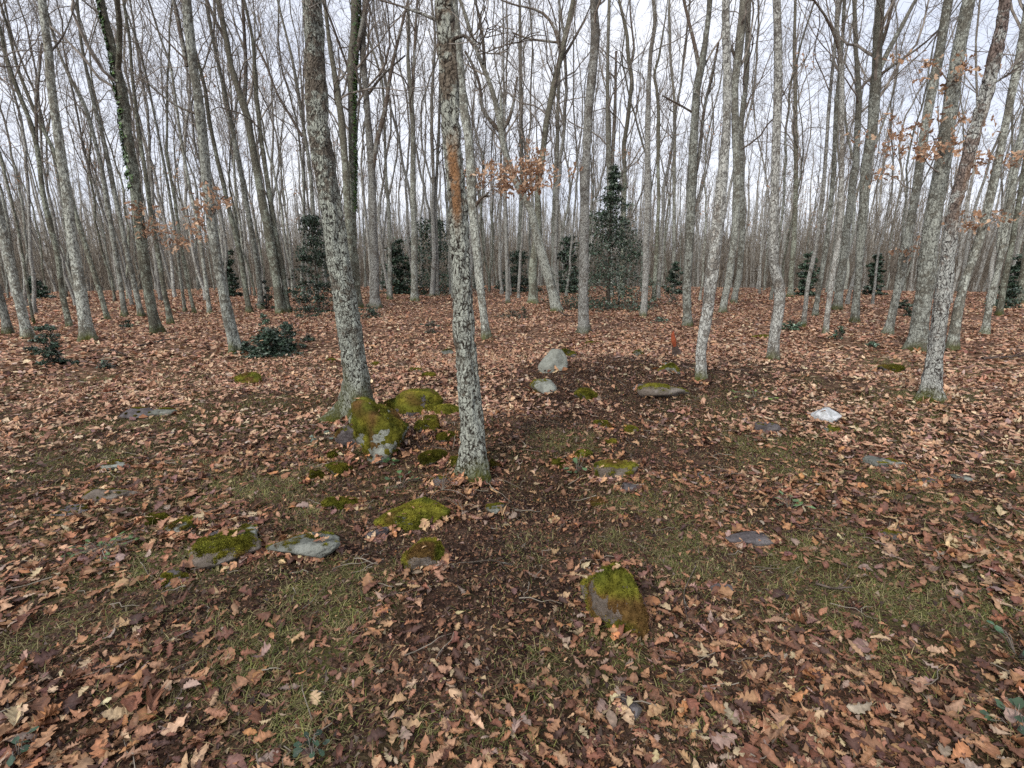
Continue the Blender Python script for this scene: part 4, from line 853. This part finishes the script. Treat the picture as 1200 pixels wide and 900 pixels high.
# ------------------------------------------------------------------ stones
def ico(sub):
    import bmesh
    bm = bmesh.new(); bmesh.ops.create_icosphere(bm, subdivisions=sub, radius=1)
    v = np.array([p.co[:] for p in bm.verts]); f = np.array([[q.index for q in p.verts] for p in bm.faces]); bm.free(); return norm(v), f
ICO = {s: ico(s) for s in (4, 5)}
MOSSC = np.array([(.07, .086, .014), (.21, .18, .026), (.09, .12, .015), (.06, .075, .015), (.26, .19, .03)])
SG = 'stones on the forest floor'
def stone(px, py, wpx, dr, hr, label, mat='stone_grey', moss=0., rot=0., seed=0, planes=11, sink=.32, tilt=0., mossbright=1., mossdir=(0, 0, 1), name='stone', rough=.06, cone=0.):
    g0 = G(px, py); sc = depth(g0) / F_PX; W = wpx * sc * .5; D = W * dr; Hh = W * hr
    rg = np.random.default_rng(seed or int(px * 13 + py)); near = g0[1] < 4.5; d, f = ICO[5 if near else 4]
    nrm = norm(rg.normal(0, 1, (planes, 3))); nrm = np.vstack([nrm, [[0, 0, 1]]]); off = rg.uniform(.5, .98, planes + 1)
    dn = d @ nrm.T; rr = np.where(dn > .05, off[None] / np.maximum(dn, .05), 9); rr = np.minimum(rr, 1.3)
    rad = -np.log(np.exp(-26 * rr).sum(1) + math.exp(-26 * 1.15)) / 26
    rad = rad + .03
    rad = rad * (1 + rough * 1.6 * fbm(d[:, 0] * 2.2, d[:, 1] * 2.2, d[:, 2] * 2.2, seed=seed + 2) + rough * .5 * noise(d[:, 0] * 9, d[:, 1] * 9, d[:, 2] * 9, seed=seed + 3) + rough * .2 * noise(d[:, 0] * 28, d[:, 1] * 28, d[:, 2] * 28, seed=seed + 4))
    v = d * rad[:, None] * np.array([W, D, Hh])
    if cone:
        zn = np.clip(v[:, 2] / Hh, -1, 1.2); v[:, :2] *= (1.05 - cone * zn)[:, None]; v[:, 2] *= 1.12
    ct, st = math.cos(tilt), math.sin(tilt); v = v @ np.array([[ct, 0, -st], [0, 1, 0], [st, 0, ct]])
    c, s = math.cos(rot), math.sin(rot); Rz = np.array([[c, s, 0], [-s, c, 0], [0, 0, 1]]); v = v @ Rz
    v[:, 2] += Hh * (1 - 2 * sink)
    root = empty(name, g0); mb = MB(); mb.add(v, t=f); mb.build('rock', M[mat], root)
    if moss:
        fn = norm(np.cross(v[f[:, 1]] - v[f[:, 0]], v[f[:, 2]] - v[f[:, 0]])); vn = np.zeros_like(v)
        for k_ in range(3): np.add.at(vn, f[:, k_], fn)
        vn = norm(vn); md = norm(np.array(mossdir, float))
        mk = vn @ md * .55 + .95 * fbm(d[:, 0] * 2.6 + 5, d[:, 1] * 2.6, d[:, 2] * 2.6, seed=seed + 9, o=5) + (moss - .62) * 1.4
        th = np.clip(mk * 2.2 - .25 + .5 * noise(d[:, 0] * 22, d[:, 1] * 22, d[:, 2] * 22, seed=6), 0, 1)
        mv = v + vn * (th * (.055 * W + .004) - .006 + .012 * W * noise(d[:, 0] * 12, d[:, 1] * 12, d[:, 2] * 12, seed=4) + .010 * W * noise(d[:, 0] * 30, d[:, 1] * 30, d[:, 2] * 30, seed=5))[:, None]
        kf = (th[f].max(1) > .02) & (v[f][:, :, 2].max(1) > -.02)
        if kf.sum() > 5:
            ff = f[kf]; un, inv = np.unique(ff, return_inverse=True); mv2 = mv[un]; ff = inv.reshape(-1, 3)
            pn = noise(mv2[:, 0] * 14 + px, mv2[:, 1] * 14, mv2[:, 2] * 14, seed=77) * .5 + .5
            C = MOSSC[0] * (1 - pn[:, None]) + MOSSC[1] * pn[:, None]
            pd = noise(mv2[:, 0] * 30, mv2[:, 1] * 30, mv2[:, 2] * 30 + px, seed=78)[:, None] * .5 + .5
            C = (C * (.3 + .95 * pd)) * mossbright; br = np.clip(noise(mv2[:, 0] * 9, mv2[:, 1] * 9 + py, mv2[:, 2] * 9, seed=79) * 3 - .6, 0, 1)[:, None]; C = C * (1 - br * .8) + np.array([(.10, .05, .022)]) * br * .8
            mm = MB(); mm.add(mv2, t=ff, c=C)
            nf_ = 14000 if near else 3000   # short fuzzy shoots
            fi = rg.integers(0, len(ff), nf_); bc = rg.dirichlet((1, 1, 1), nf_); pp = (mv2[ff[fi]] * bc[:, :, None]).sum(1); nn = norm(np.cross(mv2[ff[fi, 1]] - mv2[ff[fi, 0]], mv2[ff[fi, 2]] - mv2[ff[fi, 0]]))
            hgt = rg.uniform(.003, .011, nf_)[:, None] * (1 if near else 1.6); sd_ = norm(np.cross(nn, rg.normal(0, 1, (nf_, 3)))) * hgt * .28; tip = pp + norm(nn + rg.normal(0, .5, (nf_, 3)) + np.array([0, 0, .3])) * hgt
            Vv = np.stack([pp - sd_, pp + sd_, tip], 1); cc = (C[ff[fi, 0]] * rg.uniform(.7, 1.7, (nf_, 1)))
            mm.add(Vv.reshape(-1, 3), t=np.arange(3 * nf_).reshape(-1, 3), c=np.repeat(cc, 3, 0))
            mm.build('moss', M['moss'], root)
    # leaves drifted against the stone and a few fallen on top of it
    nl_ = int(42 * min(1.6, W / .1) ** 1.2) if near else 22
    aa = rg.uniform(0, 6.283, nl_); q_ = rg.uniform(.88, 1.25, nl_); lx = g0[0] + (math.cos(rot) * np.cos(aa) * W - math.sin(rot) * np.sin(aa) * D) * q_; ly = g0[1] + (math.sin(rot) * np.cos(aa) * W + math.cos(rot) * np.sin(aa) * D) * q_
    lz = ground(lx, ly) + .01 + np.clip(1.2 - q_, 0, 1) * Hh * .8
    add_leaves(lm, np.stack([lx, ly, lz], -1), rg.uniform(.03, .085, nl_), rg.uniform(0, 6.28, nl_), rg.uniform(.1, .9, nl_), aa + 1.57, palette(nl_), 'h2' if near else 'low', .6)
    if near:
        ti = np.where(v[:, 2] > v[:, 2].max() * .72)[0]; m_ = max(1, int(5 * W / .12)); ti = rg.choice(ti, m_)
        add_leaves(lm, v[ti] + g0 + np.array([0, 0, .014]), rg.uniform(.025, .06, m_), rg.uniform(0, 6.28, m_), rg.uniform(0, .4, m_), rg.uniform(0, 6.28, m_), palette(m_, 1.), 'h2', .5)
    tag(root, label, 'stone', SG); return root
stone(446, 530, 74, .8, 1.1, 'big stone covered in thick green moss at the foot of the dark-pitted oak', 'stone_pale', .85, .2, 11, name='mossy_boulder', sink=.27, cone=.08, mossbright=.85, rough=.13)
stone(418, 520, 40, .9, .9, 'dark mossy stone wedged left against the dark-pitted oak', 'stone_dark', .5, .6, 12)
stone(497, 482, 56, .7, .7, 'low green mossy stone right behind the big mossy stone, further of three', 'stone_dark', .95, .1, 13)
stone(525, 487, 38, .8, .6, 'yellow-green mossy stone just left of the bark-scarred oak', 'stone_dark', .9, .5, 14)
stone(500, 504, 38, .8, .75, 'dark green moss hump between the big mossy stone and the bark-scarred oak', 'stone_dark', .95, .9, 15, mossbright=.75)
stone(464, 478, 30, .8, .5, 'small dark green moss hump behind the big mossy stone', 'stone_dark', .95, .9, 16, mossbright=.6)
stone(484, 612, 76, .66, .5, 'long flat stone under bright yellow-green moss in the middle foreground', 'stone_grey', .95, .35, 17, mossbright=1.25, tilt=.12)
stone(446, 628, 30, .8, .4, 'grey bare lump at the left end of the bright moss stone', 'stone_dark', 0, .3, 18)
stone(499, 660, 48, .9, .7, 'olive mossy stone just below the bright moss stone', 'stone_brown', .72, .8, 19, mossbright=1.1)
stone(713, 722, 58, 1.3, 1.45, 'upright foreground rock with olive moss and a bare grey-violet left side', 'stone_brown', .93, .5, 20, mossbright=.9, sink=.34, name='mossy_rock', mossdir=(.5, -.4, .7), cone=.3, rough=.17, planes=7)
stone(651, 433, 30, .8, 1.05, 'pale grey pointed boulder in the clearing beside the dark soil', 'stone_pale', .0, .2, 21, planes=8, sink=.22, name='boulder', cone=.55)
stone(662, 419, 26, .8, .7, 'dark mossy stone tucked behind the pale pointed boulder', 'stone_dark', .6, .5, 22, mossbright=.7)
stone(636, 457, 27, .9, .75, 'small pale grey stone in front of the pale pointed boulder', 'stone_pale', .38, .7, 23, planes=8, mossdir=(-1, 0, .3), cone=.35)
stone(687, 469, 26, .8, .75, 'dark green domed mossy stone right of the small pale stone', 'stone_dark', .92, .1, 24, mossbright=.8)
stone(969, 493, 32, .7, .7, 'bright white quartz stone lying on the leaves, greenish at its lower edge', 'stone_quartz', .0, -.7, 25, planes=6, tilt=.4)
stone(973, 505, 22, .8, .4, 'small olive stone touching the white quartz stone', 'stone_grey', .5, .2, 26)
stone(1033, 545, 54, .6, .28, 'flat grey-green stone set in the ground below the red-barked oak', 'stone_grey', .15, .0, 27, sink=.35)
stone(1083, 566, 36, .7, .25, 'flat grey stone right of the flat grey-green one', 'stone_dark', .1, .3, 28, sink=.38)
stone(1124, 562, 26, .7, .3, 'pale flat stone farthest right among the flat ones in the grass', 'stone_grey', 0, .1, 29, sink=.35)
stone(882, 634, 62, .42, .24, 'long flat violet-grey slab bedded in the litter', 'stone_dark', .0, .05, 30, sink=.3, name='stone_slab')
stone(356, 645, 78, .6, .36, 'angular flat grey slab in the left foreground, a dab of moss on top', 'stone_grey', .22, -.2, 31, planes=7, sink=.3, name='stone_slab', tilt=-.16)
stone(291, 634, 44, .7, .5, 'pale grey block on the right of the moss-capped stone', 'stone_pale', .3, -.5, 32, planes=6)
stone(266, 655, 62, .8, .6, 'moss-capped dark stone beside the pale grey block', 'stone_brown', .62, .3, 33, sink=.22)
stone(258, 628, 26, .8, .35, 'small bare grey stone behind the moss-capped dark stone', 'stone_dark', 0, .4, 34)
stone(214, 622, 42, .8, .6, 'stone with a ring of moss on top, left of the moss-capped one', 'stone_grey', .5, .4, 35, mossbright=1.1)
stone(183, 612, 34, .7, .35, 'low mossy lump at the left of the moss-ringed stone', 'stone_dark', .85, 0, 36, mossbright=.8)
stone(206, 682, 34, .8, .5, 'blue-grey stone under a mossy tuft, lowest of the left group', 'stone_dark', .35, 0, 37)
stone(136, 548, 46, .6, .2, 'pale flat stone level with the turf at left', 'stone_pale', .32, .1, 38, sink=.35)
stone(130, 585, 56, .6, .35, 'brown-grey stone slanting out of the turf at left', 'stone_brown', .25, .3, 39, sink=.3)
stone(84, 603, 44, .6, .3, 'low grey stone left of the brown-grey slanting stone', 'stone_dark', .1, .4, 40, sink=.35)
stone(162, 488, 40, .5, .35, 'dark bedded stone at the left end of the flat stone line', 'stone_dark', .15, 0, 41, sink=.3)
stone(192, 486, 36, .5, .3, 'grey bedded stone at the right end of the flat stone line', 'stone_grey', .1, 0, 42, sink=.3)
stone(288, 448, 38, .8, .4, 'bright mossy hump far left of the dark-pitted oak', 'stone_dark', .95, 0, 43, mossbright=1.0)
stone(389, 424, 12, .8, .5, 'tiny bright mossy hump in the leaves left of the dark-pitted oak', 'stone_dark', .98, 0, 44, mossbright=1.4)
stone(439, 429, 14, .8, .4, 'tiny mossy hump right of the dark-pitted oak', 'stone_dark', .98, 0, 45, mossbright=1.3)
stone(501, 443, 17, .8, .6, 'small round mossy hump left of the bark-scarred oak', 'stone_dark', .98, 0, 46)
stone(486, 436, 18, .8, .4, 'pale flat mossy stone by the small round hump', 'stone_grey', .5, 0, 47)
stone(526, 416, 16, .8, .9, 'dark stone peeping from behind the bark-scarred oak', 'stone_grey', .4, 0, 48, mossbright=.6)
stone(720, 555, 52, .7, .55, 'mossy brown stone with leaves before it, right of the middle', 'stone_brown', .68, .2, 49, mossbright=1.1)
stone(737, 574, 28, .6, .4, 'small dark bare stone just below the mossy brown stone', 'stone_dark', 0, 0, 50)
stone(682, 535, 20, .8, .5, 'small yellow mossy stone left of the mossy brown stone', 'stone_grey', .85, 0, 51, mossbright=1.2)
stone(705, 501, 24, .8, .6, 'dark mossy stone below the green domed stone', 'stone_dark', .7, 0, 52, mossbright=.8)
stone(738, 506, 17, .8, .8, 'little yellow-green mossy stone right of the dark mossy one', 'stone_brown', .9, 0, 53)
stone(785, 436, 28, .7, .6, 'mossy grey stone at the foot of the red rotten stump', 'stone_grey', .6, 0, 54, mossbright=.8)
stone(748, 417, 15, .8, .8, 'small grey stone at the back of the dark soil patch', 'stone_grey', .5, 0, 55, mossbright=.7)
stone(777, 463, 58, .5, .38, 'long brown stone lying at the right end of the dark soil patch', 'stone_brown', .45, .35, 56, tilt=.1)
stone(752, 456, 20, .7, .5, 'small violet-grey stone at the left end of the long brown stone', 'stone_dark', 0, 0, 57)
stone(896, 506, 30, .6, .55, 'dark jagged stone between the white quartz and the soil patch', 'stone_dark', .1, 0, 58)
stone(845, 693, 24, .9, .7, 'small round dark pebble beside a pair of pale leaves', 'stone_dark', 0, 0, 59)
stone(738, 828, 30, 1.3, .3, 'smooth violet-grey stone flush with the litter in the bottom foreground', 'stone_dark', 0, .3, 60, sink=.35, rough=.03)
stone(1046, 630, 28, .7, .35, 'small dark stone half buried in right-hand grass', 'stone_dark', .3, 0, 61)
stone(396, 555, 30, .8, .6, 'mossy stone below and left of the big mossy boulder', 'stone_dark', .85, 0, 62, mossbright=.8)
stone(403, 594, 42, .6, .4, 'low orange-green mossy stone left of the bright moss stone', 'stone_brown', .85, 0, 63)
stone(535, 545, 20, .8, .9, 'mossy lump touching the left foot of the bark-scarred oak', 'stone_brown', .85, 0, 64)
stone(512, 566, 26, .8, .5, 'bare grey stone left of the bark-scarred oak\'s foot', 'stone_dark', .3, 0, 65)
stone(582, 598, 22, .9, .5, 'small grey-green stone in the dark soil below the bark-scarred oak', 'stone_grey', .3, 0, 66)
stone(1042, 436, 34, .6, .4, 'dark mossy hump left of the red-barked oak', 'stone_dark', .75, 0, 67, mossbright=.6)
stone(700, 590, 18, .8, .4, 'tiny moss lump in the litter below the mossy brown stone', 'stone_dark', .9, 0, 68, mossbright=.8)
stone(778, 428, 10, .8, .7, 'tiny grey pebble beside the red stump', 'stone_grey', .2, 0, 69)
stone(895, 396, 26, .7, .2, 'mossy low rise left of the kinked oak', 'stone_dark', .95, 0, 70, mossbright=.9)
stone(697, 403, 22, .6, .2, 'mossy low rise right of the straight pale oak\'s foot', 'stone_dark', .95, 0, 71, mossbright=.9)

stone(372, 560, 24, .8, .5, 'small moss cushion far left of the big mossy boulder\'s lower edge', 'stone_dark', .98, 0, 81, mossbright=.7)
stone(392, 535, 22, .8, .5, 'dark moss cushion at the left of the big mossy boulder', 'stone_dark', .98, 0, 82, mossbright=.6)
stone(520, 515, 26, .8, .5, 'dark moss cushion nearest the bark-scarred oak\'s left side', 'stone_dark', .9, 0, 83, mossbright=.6)
stone(508, 540, 30, .7, .5, 'dark mossy lump in the hollow right of the big mossy boulder', 'stone_dark', .8, .4, 84, mossbright=.5)
stone(577, 548, 20, .8, .6, 'dark mossy lump at the right foot of the bark-scarred oak', 'stone_dark', .8, 0, 85, mossbright=.5)
stone(655, 545, 22, .8, .4, 'low moss cushion among leaves below the green domed stone', 'stone_dark', .95, 0, 86, mossbright=.7)
stone(715, 520, 16, .8, .5, 'tiny olive moss cushion above the mossy brown stone', 'stone_brown', .95, 0, 87, mossbright=.9)
stone(240, 655, 24, .8, .5, 'tiny moss cushion touching the moss-capped stone on its left', 'stone_dark', .9, 0, 88, mossbright=.7)
stone(820, 560, 22, .7, .4, 'small dark stone alone in the litter right of the mossy brown stone', 'stone_dark', .1, 0, 89)
stone(655, 610, 18, .7, .4, 'small brown stone in the bare soil right of the bark-scarred oak', 'stone_brown', .1, 0, 90)
def fern(px, py, n_, ln, label):
    g0 = G(px, py); root = empty('dead_fern', g0); rg = np.random.default_rng(int(px)); fm = MB(); st = MB()
    for i_ in range(n_):
        a = rg.uniform(0, 6.28); L_ = ln * rg.uniform(.6, 1.1); u = np.linspace(0, 1, 14)
        p = np.stack([np.cos(a) * u * L_, np.sin(a) * u * L_, .02 + .35 * L_ * np.sin(u * 2.9) * rg.uniform(.4, 1)], -1); p[:, 2] += ground(g0[0] + p[:, 0], g0[1] + p[:, 1]) - g0[2]
        tubes(st, p[None], np.linspace(.0022, .0008, 14)[None], 4)
        for sgn in (1, -1):
            q_ = p[2:]; w_ = L_ * .16 * (1 - u[2:] * .8); off = np.stack([-np.sin(a) * w_ * sgn * .5, np.cos(a) * w_ * sgn * .5, -.15 * w_], -1)
            C = np.array([(.26, .12, .055), (.34, .18, .09), (.18, .08, .04)])[rg.integers(0, 3, len(q_))]
            add_leaves(fm, q_ + off, w_ * 1.1, np.full(len(q_), a + sgn * 1.25) + rg.normal(0, .15, len(q_)), rg.uniform(0, .5, len(q_)), rg.uniform(0, 6.28, len(q_)), C, 'mid', .3, np.full(len(q_), .5))
    st.build('stalks', M['brush'], root); fm.build('fronds', M['dry'], root); tag(root, label, 'fern', 'dead ferns')
fern(518, 578, 9, .20, 'rust-brown dead fern fronds at the left foot of the bark-scarred oak')
fern(540, 600, 6, .15, 'small dead fern just below the bark-scarred oak')
fern(505, 415, 8, .24, 'rust-brown dead fern on the leaves between the two nearest oaks')
fern(1000, 400, 6, .28, 'brown dead fern between the slim wavy oak and the long slanting oak')

# ------------------------------------------------------------------ rotten stump, fallen sticks, sprigs
g0 = G(789, 418); sc = depth(g0) / F_PX
root = empty('rotten_stump', g0); root.scale = (.62, .62, .68)
a_ = [np.array([.10, 0, -.05]), np.array([.05, 0, .12]), np.array([.0, 0, .26])]; P, Rr = resample(a_, [.075, .06, .04], 9); mb = MB(); v, q = trunk_mesh(P, Rr, 14, 5, .2, .16); mb.add(v, q); mb.build('stump_base', M['wood_dark'], root)
a_ = [np.array([.01, 0, .22]), np.array([-.03, 0, .34]), np.array([-.05, 0, .47]), np.array([-.04, .01, .55])]; P, Rr = resample(a_, [.045, .055, .035, .006], 9); mb = MB(); v, q = trunk_mesh(P, Rr, 12, 6, 0, .22); mb.add(v, q); mb.build('splintered_top', M['wood_red'], root)
tag(root, 'broken rotten stump with a bright red splintered top by the dark soil', 'stump')
def stick(pts, r, label, mat='limb', name='fallen_branch', forks=4):
    P = np.array([G(*p) for p in pts]); P[:, 2] += r + .02; Q, Rr = resample(P, np.linspace(r, r * .4, len(pts)), 14); mb = MB(); tubes(mb, Q[None], Rr[None], 7)
    rg = np.random.default_rng(int(pts[0][0])); c, rr = children(rg, Q[None], Rr[None], forks, .2, .95, .3, .6, 5, .5, 0, .1); c[:, :, 2] = np.maximum(c[:, :, 2], ground(c[:, :, 0], c[:, :, 1]) + .01); tubes(mb, c, rr, 5)
    o = mb.build(name, M[mat], origin=P[0]); o.location = P[0]; tag(o, label, 'branch', 'fallen branches'); return o
stick([(1150, 424), (1170, 423), (1200, 420)], .03, 'dark fallen log on the leaves at the right edge', 'wood_dark')
stick([(654, 366), (662, 372), (672, 372)], .035, 'dark broken root lying at the crooked forked oak\'s foot', 'wood_dark')
stick([(955, 690), (975, 697), (998, 694)], .006, 'thin dark stick lying in the right grass', 'wood_dark')
stick([(548, 665), (575, 662), (600, 668)], .004, 'thin pale twig fallen on dark soil in the middle')
stick([(100, 415), (130, 413), (150, 419)], .02, 'weathered grey branch lying between the left oaks', 'wood_dark')
stick([(815, 668), (800, 700), (805, 735)], .003, 'dry pale stalk right of the foreground mossy rock', forks=2)
stick([(165, 408), (192, 401), (215, 398)], .018, 'thin grey branch behind the ivy-sided forked oak\'s foot', forks=3)

def sprig(px, py, n_, rad, label, leaf=.045, col=(.05, .10, .035)):
    g0 = G(px, py); root = empty('ivy_sprig', g0); rg = np.random.default_rng(int(px)); a = rg.uniform(0, 6.28, n_); r = rad * np.sqrt(rg.uniform(.05, 1, n_))
    p = np.stack([r * np.cos(a), r * np.sin(a), rg.uniform(.02, .07, n_)], -1); p[:, 2] += ground(g0[0] + p[:, 0], g0[1] + p[:, 1]) - g0[2]
    st = MB(); P = np.stack([np.zeros((n_, 3)) + [0, 0, -.01], p * np.array([.5, .5, 1.1]), p], 1); tubes(st, P, np.full((n_, 3), .0012), 4); st.build('stalks', M['twig'], root)
    lv = MB(); add_leaves(lv, p, rg.uniform(.8, 1.2, n_) * leaf, a, rg.uniform(0, .6, n_), rg.uniform(0, 6.28, n_), np.array(col) * rg.uniform(.7, 1.5, (n_, 1)), 'low', .2, np.full(n_, 1.2)); lv.build('leaves', M['green'], root)
    tag(root, label, 'plant', 'green sprigs in the litter')
sprig(676, 553, 12, .12, 'ivy sprig with dark leaves left of the mossy brown stone')
sprig(470, 572, 8, .12, 'ivy sprig climbing between the big mossy stone and the bright one')
sprig(460, 545, 6, .06, 'small ivy sprig at the bottom of the big mossy stone')
sprig(1192, 772, 14, .12, 'dark green ivy sprig at the lower right edge', .035, (.03, .07, .03))
sprig(1188, 855, 12, .08, 'dark green sprig in the bottom right corner', .035, (.03, .06, .025))
sprig(366, 888, 10, .05, 'blue-green holly seedling at the bottom edge', .026, (.02, .045, .022))
sprig(22, 893, 9, .06, 'blue-green sprig in the bottom left corner', .028, (.02, .045, .022))
sprig(120, 652, 26, .16, 'low leafy green mat in the left turf', .03, (.05, .10, .02))
sprig(925, 597, 9, .12, 'fresh green seedling in the right grass', .05, (.08, .14, .05))
sprig(380, 517, 10, .12, 'grey-green sprig left of the big mossy boulder', .04, (.07, .10, .07))
sprig(885, 468, 12, .25, 'bright green weeds left of the white quartz stone', .05, (.11, .17, .03))
o = lm.build('fallen_leaves', M['leaf']); tag(o, 'fallen brown and tan lobed oak leaves carpeting the forest floor', 'leaf litter', kind='stuff')
